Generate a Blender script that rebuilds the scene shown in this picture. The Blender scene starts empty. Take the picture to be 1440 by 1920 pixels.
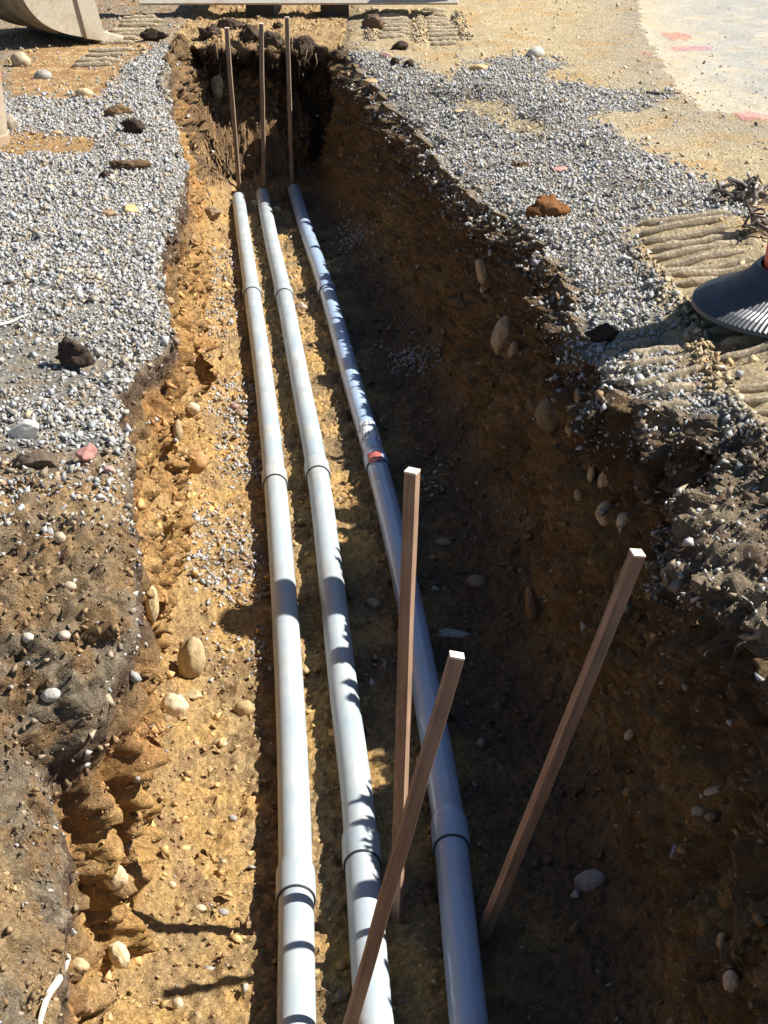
import bpy, math, random
import numpy as np
from mathutils import Vector, Matrix
from mathutils.bvhtree import BVHTree

R = math.radians
random.seed(7)
rng = np.random.default_rng(11)
scene = bpy.context.scene
col = scene.collection

# ------------------------------------------------------------------ camera, sky, sun, exposure
F_PX, CAM_H, PITCH = 3050.0, 3.7, 24.5            # focal length in photo pixels (1440 wide), height above trench floor, degrees down
cam_d = bpy.data.cameras.new('camera')
cam = bpy.data.objects.new('camera', cam_d); col.objects.link(cam)
cam.location = (0, 0, CAM_H); cam.rotation_euler = (R(90 - PITCH), 0, 0)
cam_d.sensor_fit = 'HORIZONTAL'; cam_d.sensor_width = 36.0; cam_d.lens = 36.0 * F_PX / 1440.0
cam_d.clip_start = 0.1; cam_d.clip_end = 500
scene.camera = cam
scene.render.resolution_x, scene.render.resolution_y = 768, 1024

SUN_EL, SUN_AHEAD = 46.8, 4.0                      # sun stands to the right, a little ahead
sun_dir = Vector((math.cos(R(SUN_EL)) * math.cos(R(SUN_AHEAD)), math.cos(R(SUN_EL)) * math.sin(R(SUN_AHEAD)), math.sin(R(SUN_EL))))
world = bpy.data.worlds.new('World'); scene.world = world; world.use_nodes = True
wn = world.node_tree; wn.nodes.clear()
sky = wn.nodes.new('ShaderNodeTexSky'); sky.sky_type = 'NISHITA'; sky.sun_disc = False
sky.sun_elevation = R(SUN_EL); sky.sun_rotation = R(90 - SUN_AHEAD)
sky.air_density = 1.0; sky.dust_density = 0.2; sky.ozone_density = 2.0
bg = wn.nodes.new('ShaderNodeBackground'); bg.inputs['Strength'].default_value = 0.053
wo = wn.nodes.new('ShaderNodeOutputWorld')
wn.links.new(sky.outputs[0], bg.inputs['Color']); wn.links.new(bg.outputs[0], wo.inputs['Surface'])
sd = bpy.data.lights.new('sun', 'SUN'); sd.energy = 5.0; sd.angle = R(0.53); sd.color = (1.0, 0.95, 0.86)
so = bpy.data.objects.new('sun', sd); col.objects.link(so)
so.rotation_euler = sun_dir.to_track_quat('Z', 'Y').to_euler(); so.location = (8, 3, 12)
scene.view_settings.view_transform = 'Standard'; scene.view_settings.look = 'None'
scene.view_settings.exposure = 1.0; scene.view_settings.gamma = 1.0
scene.view_settings.use_curve_mapping = False
scene.cycles.use_denoising = True
scene.cycles.max_bounces = 6

# ------------------------------------------------------------------ helpers
CP, SP = math.cos(R(PITCH)), math.sin(R(PITCH))
def ray(px, py):
    a, b = (px - 720) / F_PX, (py - 960) / F_PX
    return Vector((a, CP - b * SP, -SP - b * CP))
def unp(px, py, z):
    d = ray(px, py); t = (z - CAM_H) / d.z
    return Vector((d.x * t, d.y * t, z))
def proj(P):
    P = np.asarray(P, float)
    x, y, z = P[..., 0], P[..., 1], P[..., 2] - CAM_H
    dep = y * CP - z * SP; up = y * SP + z * CP
    dep = np.where(dep < 0.05, 0.05, dep)
    return 720 + F_PX * x / dep, 960 - F_PX * up / dep, dep

def _hash(ix, iy, iz, seed):
    h = (ix.astype(np.uint32) * np.uint32(374761393) + iy.astype(np.uint32) * np.uint32(668265263)
         + iz.astype(np.uint32) * np.uint32(2246822519) + np.uint32(seed * 3266489917 & 0xffffffff))
    h = (h ^ (h >> np.uint32(13))) * np.uint32(1274126177)
    h = (h ^ (h >> np.uint32(16))) * np.uint32(2654435761)
    return h ^ (h >> np.uint32(15))
def perlin(x, y, z, seed=0):
    x0, y0, z0 = np.floor(x), np.floor(y), np.floor(z)
    fx, fy, fz = x - x0, y - y0, z - z0
    ix, iy, iz = x0.astype(np.int64), y0.astype(np.int64), z0.astype(np.int64)
    q = lambda t: t * t * t * (t * (t * 6 - 15) + 10)
    u, v, w = q(fx), q(fy), q(fz)
    def g(dx, dy, dz):
        h = _hash(ix + dx, iy + dy, iz + dz, seed)
        gx = (h & np.uint32(1023)).astype(np.float32) / 511.5 - 1
        gy = ((h >> np.uint32(10)) & np.uint32(1023)).astype(np.float32) / 511.5 - 1
        gz = ((h >> np.uint32(20)) & np.uint32(1023)).astype(np.float32) / 511.5 - 1
        return gx * (fx - dx) + gy * (fy - dy) + gz * (fz - dz)
    l = lambda a, b, t: a + t * (b - a)
    return l(l(l(g(0,0,0), g(1,0,0), u), l(g(0,1,0), g(1,1,0), u), v),
             l(l(g(0,0,1), g(1,0,1), u), l(g(0,1,1), g(1,1,1), u), v), w)
def fbm(P, f, octs=4, seed=0, gain=0.5, sx=1, sy=1, sz=1):
    o = 0; a = 1.0
    for k in range(octs):
        o = o + a * perlin(P[..., 0] * f * sx + 17.3 * k, P[..., 1] * f * sy + 9.1 * k, P[..., 2] * f * sz + 3.7 * k, seed + k)
        f *= 2.03; a *= gain
    return o
def worley(x, y, z, seed=0):
    x0, y0, z0 = np.floor(x).astype(np.int64), np.floor(y).astype(np.int64), np.floor(z).astype(np.int64)
    best = np.full(x.shape, 9.0, np.float32)
    for dx in (-1, 0, 1):
        for dy in (-1, 0, 1):
            for dz in (-1, 0, 1):
                h = _hash(x0 + dx, y0 + dy, z0 + dz, seed)
                a = (h & np.uint32(1023)).astype(np.float32) / 1023
                b = ((h >> np.uint32(10)) & np.uint32(1023)).astype(np.float32) / 1023
                c = ((h >> np.uint32(20)) & np.uint32(1023)).astype(np.float32) / 1023
                d = (x0 + dx + a - x) ** 2 + (y0 + dy + b - y) ** 2 + (z0 + dz + c - z) ** 2
                best = np.minimum(best, d)
    return np.sqrt(best)
def sstep(a, b, x):
    t = np.clip((x - a) / (b - a), 0, 1); return t * t * (3 - 2 * t)

def mesh_np(name, V, faces, nper, mat=None, parent=None, smooth=False, colors=None, link=True):
    """V (n,3) array, faces (m,nper) int array"""
    me = bpy.data.meshes.new(name)
    V = np.ascontiguousarray(V, np.float32); faces = np.ascontiguousarray(faces, np.int32)
    m = len(faces)
    me.vertices.add(len(V)); me.vertices.foreach_set('co', V.ravel())
    me.loops.add(m * nper); me.loops.foreach_set('vertex_index', faces.ravel())
    me.polygons.add(m); me.polygons.foreach_set('loop_start', np.arange(0, m * nper, nper, dtype=np.int32))
    me.update(calc_edges=True)
    if smooth: me.polygons.foreach_set('use_smooth', np.ones(m, bool))
    if colors is not None:
        at = me.color_attributes.new('Col', 'FLOAT_COLOR', 'POINT')
        c = np.ones((len(V), 4), np.float32); c[:, :3] = colors
        at.data.foreach_set('color', c.ravel())
    me.validate(clean_customdata=False)
    if mat: me.materials.append(mat)
    o = bpy.data.objects.new(name, me); col.objects.link(o)
    if parent: o.parent = parent
    return o
class MB:
    """collects verts and faces of any size for one mesh"""
    def __init__(s): s.v = []; s.f = []
    def add(s, vs, fs):
        b = len(s.v); s.v += [tuple(v) for v in vs]; s.f += [tuple(i + b for i in f) for f in fs]
    def box(s, c, h, M=None):
        vs = [Vector((c[0] + i * h[0], c[1] + j * h[1], c[2] + k * h[2])) for i in (-1, 1) for j in (-1, 1) for k in (-1, 1)]
        if M: vs = [M @ v for v in vs]
        s.add(vs, [(0,1,3,2), (4,6,7,5), (0,4,5,1), (2,3,7,6), (0,2,6,4), (1,5,7,3)])
    def lathe(s, prof, seg=40, c=(0, 0, 0)):
        vs = [(c[0] + r * math.cos(2 * math.pi * k / seg), c[1] + r * math.sin(2 * math.pi * k / seg), c[2] + z) for r, z in prof for k in range(seg)]
        n = len(prof)
        s.add(vs, [(i * seg + k, i * seg + (k + 1) % seg, (i + 1) * seg + (k + 1) % seg, (i + 1) * seg + k) for i in range(n - 1) for k in range(seg)])
    def tube(s, pts, rad, seg=24, caps=True):
        pts = [Vector(p) for p in pts]; n = len(pts)
        if not hasattr(rad, '__len__'): rad = [rad] * n
        vs = []; prev = None
        for i, p in enumerate(pts):
            w_ = 1; t = pts[min(i + 1, n - 1)] - pts[max(i - 1, 0)]
            while t.length < 1e-6: w_ += 1; t = pts[min(i + w_, n - 1)] - pts[max(i - w_, 0)]
            t = t.normalized()
            up = Vector((0, 0, 1)) if abs(t.z) < 0.95 else Vector((1, 0, 0))
            a = t.cross(up).normalized(); b = a.cross(t).normalized()
            for k in range(seg):
                w = 2 * math.pi * k / seg
                vs.append(p + (a * math.cos(w) + b * math.sin(w)) * rad[i])
        fs = [(i * seg + k, i * seg + (k + 1) % seg, (i + 1) * seg + (k + 1) % seg, (i + 1) * seg + k) for i in range(n - 1) for k in range(seg)]
        if caps: fs += [tuple(range(seg))[::-1], tuple((n - 1) * seg + k for k in range(seg))]
        s.add(vs, fs)
    def build(s, name, mat, parent=None, smooth=False, bevel=0, loc=None):
        me = bpy.data.meshes.new(name); v = s.v
        if loc is not None: v = [(a[0] - loc[0], a[1] - loc[1], a[2] - loc[2]) for a in v]
        me.from_pydata(v, [], s.f); me.update()
        import bmesh
        bm = bmesh.new(); bm.from_mesh(me); bmesh.ops.recalc_face_normals(bm, faces=bm.faces); bm.to_mesh(me); bm.free()
        me.materials.append(mat)
        o = bpy.data.objects.new(name, me); col.objects.link(o)
        if loc is not None: o.location = loc
        if smooth:
            me.polygons.foreach_set('use_smooth', np.ones(len(me.polygons), bool))
            try: me.set_sharp_from_angle(angle=R(40))
            except Exception: pass
        if parent: o.parent = parent
        if bevel:
            m = o.modifiers.new('bevel', 'BEVEL'); m.width = bevel; m.segments = 2; m.limit_method = 'ANGLE'
        return o
def tag(o, label=None, cat=None, group=None, kind=None):
    if label: o['label'] = label
    if cat: o['category'] = cat
    if group: o['group'] = group
    if kind: o['kind'] = kind
    return o
def empty(name, loc=(0, 0, 0)):
    o = bpy.data.objects.new(name, None); col.objects.link(o); o.location = loc; o.empty_display_size = 0.1
    return o

# ------------------------------------------------------------------ materials
def new_mat(name):
    m = bpy.data.materials.new(name); m.use_nodes = True
    nt = m.node_tree; b = nt.nodes['Principled BSDF']
    return m, nt, b
def N(nt, t, **kw):
    n = nt.nodes.new(t)
    for k, v in kw.items():
        if k in n.inputs: n.inputs[k].default_value = v
        else: setattr(n, k, v)
    return n
def noise_n(nt, scale, detail=5, rough=0.6, vec=None):
    n = N(nt, 'ShaderNodeTexNoise'); n.inputs['Scale'].default_value = scale; n.inputs['Detail'].default_value = detail; n.inputs['Roughness'].default_value = rough
    if vec is not None: nt.links.new(vec, n.inputs['Vector'])
    return n
def ramp(nt, src, stops):
    r = N(nt, 'ShaderNodeValToRGB'); nt.links.new(src, r.inputs[0])
    e = r.color_ramp.elements
    e[0].position, e[0].color = stops[0][0], (*stops[0][1], 1)
    e[1].position, e[1].color = stops[-1][0], (*stops[-1][1], 1)
    for p, c in stops[1:-1]:
        x = e.new(p); x.color = (*c, 1)
    return r
def mixc(nt, a, b, fac, mode='MIX'):
    m = N(nt, 'ShaderNodeMix'); m.data_type = 'RGBA'; m.blend_type = mode
    for s, i in ((fac, 0), (a, 6), (b, 7)):
        if isinstance(s, (int, float)): m.inputs[i].default_value = s
        elif isinstance(s, tuple): m.inputs[i].default_value = (*s, 1)
        else: nt.links.new(s, m.inputs[i])
    return m.outputs[2]
def bump(nt, b, h, strength, dist, prev=None):
    n = N(nt, 'ShaderNodeBump'); n.inputs['Strength'].default_value = strength; n.inputs['Distance'].default_value = dist
    nt.links.new(h, n.inputs['Height'])
    if prev is not None: nt.links.new(prev, n.inputs['Normal'])
    nt.links.new(n.outputs[0], b.inputs['Normal'])
    return n.outputs[0]
def objco(nt): return N(nt, 'ShaderNodeTexCoord').outputs['Object']

def soil_mat(name, fine=1.0):
    m, nt, b = new_mat(name)
    at = N(nt, 'ShaderNodeAttribute'); at.attribute_name = 'Col'
    co = objco(nt)
    n1 = noise_n(nt, 28, 6, 0.7, co); n2 = noise_n(nt, 130, 4, 0.7, co)
    v1 = ramp(nt, n1.outputs[0], [(0.25, (0.62, 0.60, 0.57)), (0.5, (1.0, 1.0, 1.0)), (0.75, (1.3, 1.28, 1.25))])
    v2 = ramp(nt, n2.outputs[0], [(0.3, (0.7, 0.69, 0.67)), (0.7, (1.22, 1.21, 1.2))])
    c = mixc(nt, at.outputs['Color'], v1.outputs[0], 1.0, 'MULTIPLY'); c = mixc(nt, c, v2.outputs[0], 1.0, 'MULTIPLY')
    nt.links.new(c, b.inputs['Base Color']); b.inputs['Roughness'].default_value = 0.95; b.inputs['Specular IOR Level'].default_value = 0.15
    vo = N(nt, 'ShaderNodeTexVoronoi'); vo.inputs['Scale'].default_value = 48; vo.inputs['Randomness'].default_value = 1.0
    wv = mixc(nt, co, n2.outputs['Color'], 0.03); nt.links.new(wv, vo.inputs['Vector'])
    inv = N(nt, 'ShaderNodeMath', operation='SUBTRACT'); inv.inputs[0].default_value = 1.0; nt.links.new(vo.outputs['Distance'], inv.inputs[1])
    h = bump(nt, b, n1.outputs[0], 0.9 * fine, 0.04); h = bump(nt, b, inv.outputs[0], 0.8 * fine, 0.014, h); bump(nt, b, n2.outputs[0], 0.8 * fine, 0.012, h)
    return m
M = {}
M['soil'] = soil_mat('soil')
M['road'] = soil_mat('road_dust', 0.25)
def stone_mat(name, attr=True, base=(0.3, 0.25, 0.2), dark=0.65, light=1.25, sc=40, rough=0.85, bmp=0.4):
    m, nt, b = new_mat(name); co = objco(nt)
    n1 = noise_n(nt, sc, 6, 0.7, co)
    v = ramp(nt, n1.outputs[0], [(0.3, (dark,) * 3), (0.7, (light,) * 3)])
    if attr:
        at = N(nt, 'ShaderNodeAttribute'); at.attribute_name = 'Col'; src = at.outputs['Color']
    else: src = base
    c = mixc(nt, src, v.outputs[0], 1.0, 'MULTIPLY')
    nt.links.new(c, b.inputs['Base Color']); b.inputs['Roughness'].default_value = rough; b.inputs['Specular IOR Level'].default_value = 0.25
    bump(nt, b, n1.outputs[0], bmp, 0.01)
    return m
M['gravel'] = stone_mat('gravel_stone', sc=60)
M['crumb'] = stone_mat('crumb_soil', sc=90, rough=0.95)
_rock_mats = {}
def rock_mat(c, earthy=False):
    k = (c, earthy)
    if k in _rock_mats: return _rock_mats[k]
    m, nt, b = new_mat('clod' if earthy else 'rock'); co = objco(nt)
    n1 = noise_n(nt, 14, 7, 0.7, co); n2 = noise_n(nt, 70, 4, 0.7, co)
    d = tuple(x * 0.55 for x in c); l = tuple(min(0.9, x * 1.3) for x in c)
    r = ramp(nt, n1.outputs[0], [(0.28, d), (0.5, c), (0.72, l)])
    v = ramp(nt, n2.outputs[0], [(0.3, (0.75,) * 3), (0.7, (1.15,) * 3)])
    cc = mixc(nt, r.outputs[0], v.outputs[0], 1.0, 'MULTIPLY')
    nt.links.new(cc, b.inputs['Base Color']); b.inputs['Roughness'].default_value = 0.95 if earthy else 0.75; b.inputs['Specular IOR Level'].default_value = 0.15 if earthy else 0.3
    h = bump(nt, b, n1.outputs[0], 1.0 if earthy else 0.35, 0.02); bump(nt, b, n2.outputs[0], 0.7 if earthy else 0.2, 0.006, h)
    _rock_mats[k] = m
    return m
def pvc_mat(name, base, dust, amount, rough):
    m, nt, b = new_mat(name); co = objco(nt)
    mp = N(nt, 'ShaderNodeMapping'); mp.inputs['Scale'].default_value = (1, 0.16, 1); nt.links.new(co, mp.inputs['Vector'])
    n1 = noise_n(nt, 26, 6, 0.65, mp.outputs[0]); n2 = noise_n(nt, 5, 4, 0.6, co); n3 = noise_n(nt, 90, 3, 0.6, co)
    f = N(nt, 'ShaderNodeMath', operation='MULTIPLY'); nt.links.new(n1.outputs[0], f.inputs[0]); nt.links.new(n2.outputs[0], f.inputs[1])
    dr = ramp(nt, f.outputs[0], [(0.12, (0, 0, 0)), (0.38, (amount,) * 3)])
    spots = ramp(nt, n3.outputs[0], [(0.70, (1, 1, 1)), (0.74, (0.45, 0.43, 0.4))])
    n4 = noise_n(nt, 2.2, 6, 0.7, co); mud = ramp(nt, n4.outputs[0], [(0.52, (0, 0, 0)), (0.68, (0.55,) * 3)])
    c = mixc(nt, base, dust, dr.outputs[0]); c = mixc(nt, c, (0.36, 0.31, 0.24), mud.outputs[0]); c = mixc(nt, c, spots.outputs[0], 0.5, 'MULTIPLY')
    nt.links.new(c, b.inputs['Base Color'])
    rr = N(nt, 'ShaderNodeMath', operation='MULTIPLY_ADD'); nt.links.new(dr.outputs[0], rr.inputs[0]); rr.inputs[1].default_value = 0.5; rr.inputs[2].default_value = rough
    nt.links.new(rr.outputs[0], b.inputs['Roughness'])
    bump(nt, b, n1.outputs[0], 0.06, 0.004)
    return m
M['pvc'] = pvc_mat('grey_pvc', (0.32, 0.395, 0.455), (0.44, 0.455, 0.44), 0.9, 0.27)
M['pvc_clean_shade'] = pvc_mat('clean_grey_pvc_shade', (0.33, 0.455, 0.64), (0.46, 0.49, 0.52), 0.3, 0.13)  # less dusty pipe; base colour made bluer to paint in its blue shade
def plain(name, c, rough=0.6, metal=0.0, sc=30, var=0.25, bmp=0.15, dist=0.004):
    m, nt, b = new_mat(name); co = objco(nt); n1 = noise_n(nt, sc, 6, 0.65, co)
    r = ramp(nt, n1.outputs[0], [(0.3, tuple(x * (1 - var) for x in c)), (0.7, tuple(min(1, x * (1 + var)) for x in c))])
    nt.links.new(r.outputs[0], b.inputs['Base Color']); b.inputs['Roughness'].default_value = rough; b.inputs['Metallic'].default_value = metal
    bump(nt, b, n1.outputs[0], bmp, dist)
    return m
M['joint_ring'] = plain('dark_joint_ring', (0.035, 0.04, 0.055), 0.5)  # dark ring at each joint, toned to read as its shadow gap
M['rubber'] = None
M['orange'] = plain('orange_plastic', (0.78, 0.07, 0.035), 0.45, sc=8, var=0.12, bmp=0.05)
M['refl'] = plain('white_reflective_sheet', (0.75, 0.75, 0.72), 0.35, sc=20, var=0.08, bmp=0.03)
def wood_mat(name, c, sc=1.0):
    m, nt, b = new_mat(name); co = objco(nt)
    mp = N(nt, 'ShaderNodeMapping'); mp.inputs['Scale'].default_value = (70 * sc, 70 * sc, 3.0); nt.links.new(co, mp.inputs['Vector'])
    n1 = noise_n(nt, 1.0, 6, 0.65, mp.outputs[0]); n2 = noise_n(nt, 4, 3, 0.6, co)
    r = ramp(nt, n1.outputs[0], [(0.3, tuple(x * 0.6 for x in c)), (0.5, c), (0.72, tuple(x * 1.3 for x in c))])
    v = ramp(nt, n2.outputs[0], [(0.3, (0.75, 0.74, 0.72)), (0.7, (1.15,) * 3)])
    cc = mixc(nt, r.outputs[0], v.outputs[0], 1.0, 'MULTIPLY')
    nt.links.new(cc, b.inputs['Base Color']); b.inputs['Roughness'].default_value = 0.8; b.inputs['Specular IOR Level'].default_value = 0.2
    bump(nt, b, n1.outputs[0], 0.35, 0.003)
    return m
M['stake'] = wood_mat('rough_sawn_stake', (0.32, 0.205, 0.14))
M['stake_far'] = wood_mat('grey_weathered_stake', (0.28, 0.205, 0.145))
M['cut'] = plain('fresh_cut_wood', (0.75, 0.62, 0.5), 0.8, sc=120, var=0.12)
M['root'] = plain('root_bark', (0.24, 0.17, 0.10), 0.9, sc=80, var=0.3)
M['stick'] = plain('bleached_stick', (0.62, 0.58, 0.5), 0.85, sc=80, var=0.2)
M['darkstick'] = plain('dark_stick', (0.12, 0.09, 0.07), 0.9, sc=80, var=0.2)
def steel_mat(name, c, rust, amt, rough=0.55):
    m, nt, b = new_mat(name); co = objco(nt)
    n1 = noise_n(nt, 3.0, 7, 0.7, co); n2 = noise_n(nt, 25, 5, 0.7, co)
    f = ramp(nt, n1.outputs[0], [(0.5, (0, 0, 0)), (0.72, (amt,) * 3)])
    v = ramp(nt, n2.outputs[0], [(0.3, (0.82,) * 3), (0.7, (1.1,) * 3)])
    cc = mixc(nt, c, rust, f.outputs[0]); cc = mixc(nt, cc, v.outputs[0], 1.0, 'MULTIPLY')
    nt.links.new(cc, b.inputs['Base Color']); b.inputs['Roughness'].default_value = rough; b.inputs['Metallic'].default_value = 0.15
    bump(nt, b, n2.outputs[0], 0.15, 0.004)
    return m
M['rubber'] = steel_mat('dusty_black_rubber', (0.055, 0.06, 0.07), (0.26, 0.23, 0.18), 0.55, 0.4)
M['steel'] = steel_mat('pale_worn_steel', (0.50, 0.44, 0.34), (0.27, 0.19, 0.11), 0.75)
M['steel_brown'] = steel_mat('brown_steel', (0.32, 0.26, 0.18), (0.12, 0.08, 0.05), 0.9, 0.8)  # darker, browner steel for the bucket shell and straps
M['blade'] = steel_mat('worn_blade_steel', (0.46, 0.42, 0.36), (0.33, 0.20, 0.13), 0.5)
M['dark_steel'] = steel_mat('dark_steel', (0.05, 0.045, 0.04), (0.12, 0.07, 0.04), 0.6, 0.7)

# ------------------------------------------------------------------ trench and ground: plan curves read off the photograph, turned into metres
ZG_Y = [-5, 2, 4, 7, 9, 11, 16, 20, 70]; ZG_Z = [1.6, 1.5, 1.52, 1.5, 1.38, 1.24, 1.16, 1.15, 1.15]
ZF_Y = [-5, 11, 13, 16, 20]; ZF_Z = [0, 0, -0.04, -0.22, -0.25]
zgY = lambda y: np.interp(y, ZG_Y, ZG_Z)
zfY = lambda y: np.interp(y, ZF_Y, ZF_Z)
def unp_floor(px, py, dz=0.0):
    z = 0.0
    for _ in range(12): p = unp(px, py, z + dz); z = float(zfY(p.y))
    return unp(px, py, z + dz)
LIP_L = [(100,1900,0.9), (118,1750,0.9), (120,1640,0.9), (110,1560,0.95), (66,1440,1.02), (95,1395,1.08), (200,1310,1.18), (240,1200,1.32), (245,1060,1.44),
         (238,960,1.5), (230,850,1.5), (233,800,1.5), (222,750,1.5), (235,690,1.48), (288,652,1.46), (322,622,1.45), (313,590,1.45), (293,480,1.4),
         (325,390,1.3), (350,310,1.25), (335,270,1.22), (318,200,1.2), (302,150,1.2), (318,110,1.18), (330,62,1.17)]
LIP_R = [(1640,1500,1.36), (1480,1190,1.36), (1330,1100,1.33), (1255,1045,1.33), (1252,980,1.36), (1292,900,1.40), (1358,832,1.44), (1372,806,1.46), (1320,785,1.44),
         (1235,758,1.40), (1135,702,1.37), (1082,650,1.36), (1070,600,1.34), (1052,540,1.30), (1010,470,1.24), (975,425,1.22), (885,372,1.12), (832,320,1.06),
         (790,265,0.96), (740,215,0.94), (700,165,1.06), (650,112,1.14), (622,85,1.15)]
FLO_L = [(165,1900), (285,1720), (298,1650), (285,1560), (288,1450), (300,1300), (318,1150), (342,1000), (360,900), (376,800), (380,690), (384,560), (390,480), (398,400), (403,345)]
FLO_R = [(1232,1900), (1152,1600), (1092,1400), (1015,1200), (960,1000), (862,800), (800,620), (712,490), (642,400), (592,335)]
def curve(pts):
    a = sorted([(p.y, p.x, p.z) for p in pts])
    y, x, z = map(np.array, zip(*a))
    return y, x, z
cLL = curve([unp(*p) for p in LIP_L]); cLR = curve([unp(*p) for p in LIP_R])
cFL = curve([unp_floor(a - 8, b) for a, b in FLO_L]); cFR = curve([unp_floor(*p) for p in FLO_R])
Y_END = 17.15

ys = [2.1]
while ys[-1] < 21.5:
    y = ys[-1]; s = max(0.0085, 0.0031 * y)
    if Y_END - 0.4 < y < Y_END + 0.22: s = 0.0085
    ys.append(y + s)
ys = np.array([-4, -3, -2, -1, 0, 0.6, 1.1, 1.5, 1.8, 1.95] + ys + [21.8, 22.5, 24, 27, 32, 40, 55, 80, 120], float)
def smooth1(a, y, w):
    # gaussian smoothing in y so that the plan curves have no kinks
    out = np.empty_like(a)
    for i in range(len(y)):
        k = np.exp(-0.5 * ((y - y[i]) / w) ** 2) * np.gradient(y)
        out[i] = (k * a).sum() / k.sum()
    return out
def along(c, w=0.07):
    return smooth1(np.interp(ys, c[0], c[1]), ys, w), smooth1(np.interp(ys, c[0], c[2]), ys, w)
xLL, zLL = along(cLL); xLR, zLR = along(cLR); xFL, _ = along(cFL, 0.12); xFR, _ = along(cFR, 0.2)
def jit(seed, a1, a2):
    q = np.stack([np.zeros_like(ys), ys, np.zeros_like(ys)], -1)
    return a1 * fbm(q, 2.7, 2, seed) + a2 * fbm(q, 9.0, 3, seed + 5)
xLR = xLR + 0.10 - 0.08 * np.exp(-((ys - 6.5) / 0.7) ** 2) + jit(201, 0.05, 0.055); xLL = xLL + jit(211, 0.04, 0.045)
# columns
def spread(n, first, total):
    # n steps starting at size first, growing geometrically to total
    lo, hi = 1.0001, 1.5
    for _ in range(60):
        g = (lo + hi) / 2
        if first * (g ** n - 1) / (g - 1) < total: lo = g
        else: hi = g
    return np.concatenate([[0], np.cumsum(first * g ** np.arange(n))])
gL = np.concatenate([spread(112, 0.012, 4.2), [6, 9, 14, 25, 50, 90]])[1:]
gR = np.concatenate([spread(136, 0.012, 5.4), [7, 10, 15, 25, 50, 90]])[1:]
nWL, nF, nWR = 96, 150, 124
tW = lambda n: np.linspace(0, 1, n + 1)
cols_x, cols_z, cat = [], [], []          # each (rows,)
for d in gL[::-1]:
    b = np.exp(-d / 0.6)
    cols_x.append(xLL - d); cols_z.append(zgY(ys) * (1 - b) + zLL * b - 0.05 * np.exp(-d / 0.07)); cat.append(0)
zf = zfY(ys)
for t in tW(nWL):
    cols_x.append(xLL + (xFL - xLL) * (0.35 * t + 0.65 * t ** 2.2))
    zz = (zLL - 0.05) * (1 - t) + zf * t
    cols_z.append(zz + 0.12 * np.exp(-(1 - t) / 0.10)); cat.append(1)
wF = xFR - xFL
for t in tW(nF)[1:-1]:
    dL, dR = wF * t, wF * (1 - t)
    cols_x.append(xFL + wF * t)
    cols_z.append(zf + 0.12 * np.exp(-dL / 0.13) + 0.12 * np.exp(-dR / 0.16)); cat.append(2)
for t in tW(nWR)[::-1]:
    cols_x.append(xLR + (xFR - xLR) * t ** 1.4)
    zz = (zLR - 0.06) * (1 - t) + zf * t
    cols_z.append(zz + 0.12 * np.exp(-(1 - t) / 0.12)); cat.append(3)
for d in gR:
    b = 1 - float(sstep(0.0, 1.15, d))
    cols_x.append(xLR + d); cols_z.append(zgY(ys) * (1 - b) + zLR * b - 0.06 * np.exp(-d / 0.07)); cat.append(4)
X = np.stack(cols_x, 1); Z = np.stack(cols_z, 1); Yg = np.repeat(ys[:, None], X.shape[1], 1)
CAT = np.repeat(np.array(cat)[None], len(ys), 0)
TW = np.concatenate([np.zeros(len(gL)), tW(nWL), np.ones(nF - 1), tW(nWR)[::-1], np.zeros(len(gR))])[None] * np.ones((len(ys), 1))   # 0 at the lip, 1 at the foot of the wall
nr, nc = X.shape
# far end of the trench: the profile rises to the ground
Pp = np.stack([X, Yg, Z], -1)
wob = fbm(np.stack([X, np.zeros_like(X), Z * 0 + 0.5], -1), 2.2, 3, 5) * 0.25
zgnd = zgY(Yg) + 0.0
k_end = sstep(Y_END - 0.16, Y_END + 0.06, Yg + wob)
inside = (CAT >= 1) & (CAT <= 3)
lipz = np.maximum(zgnd, 0)
Z = np.where(inside, Z * (1 - k_end) + zgnd * k_end, Z)
# heap of fallen soil against the end on the left, and lumps left by the digger
def gauss(x0, y0, sx, sy): return np.exp(-((X - x0) / sx) ** 2 - ((Yg - y0) / sy) ** 2)
heap = 0.75 * gauss(-1.62, 17.1, 0.5, 0.45) + 0.5 * gauss(-1.2, 17.05, 0.3, 0.40) + 0.5 * gauss(-1.95, 16.4, 0.3, 0.7) + 0.2 * gauss(-1.8, 15.0, 0.22, 0.9)
Z = np.where(inside, np.minimum(np.maximum(Z, Z + heap * (1 - k_end)), zgnd + 0.02), Z)
Yo = Yg - np.where(inside, 0.30 * sstep(0.45, 1.0, k_end) * np.exp(-np.maximum(Yg - Y_END, 0) / 0.6), 0)
P = np.stack([X, Yo, Z], -1)
# normals of the smooth base
def normals(P):
    du = np.gradient(P, axis=1); dv = np.gradient(P, axis=0)
    n = np.cross(du, dv); n /= np.linalg.norm(n, axis=2, keepdims=True) + 1e-9
    return n
Nn = normals(P)
G = (CAT == 0) | (CAT == 4); W = (CAT == 1) | (CAT == 3); FLR = CAT == 2
endw = inside & (k_end > 0.02) & (k_end < 0.98)
wallness = np.where(W, 1.0, 0.0) + np.where(endw & FLR, 1.0, 0.0)
near = (Yg > 1.5) & (Yg < 23)
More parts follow.
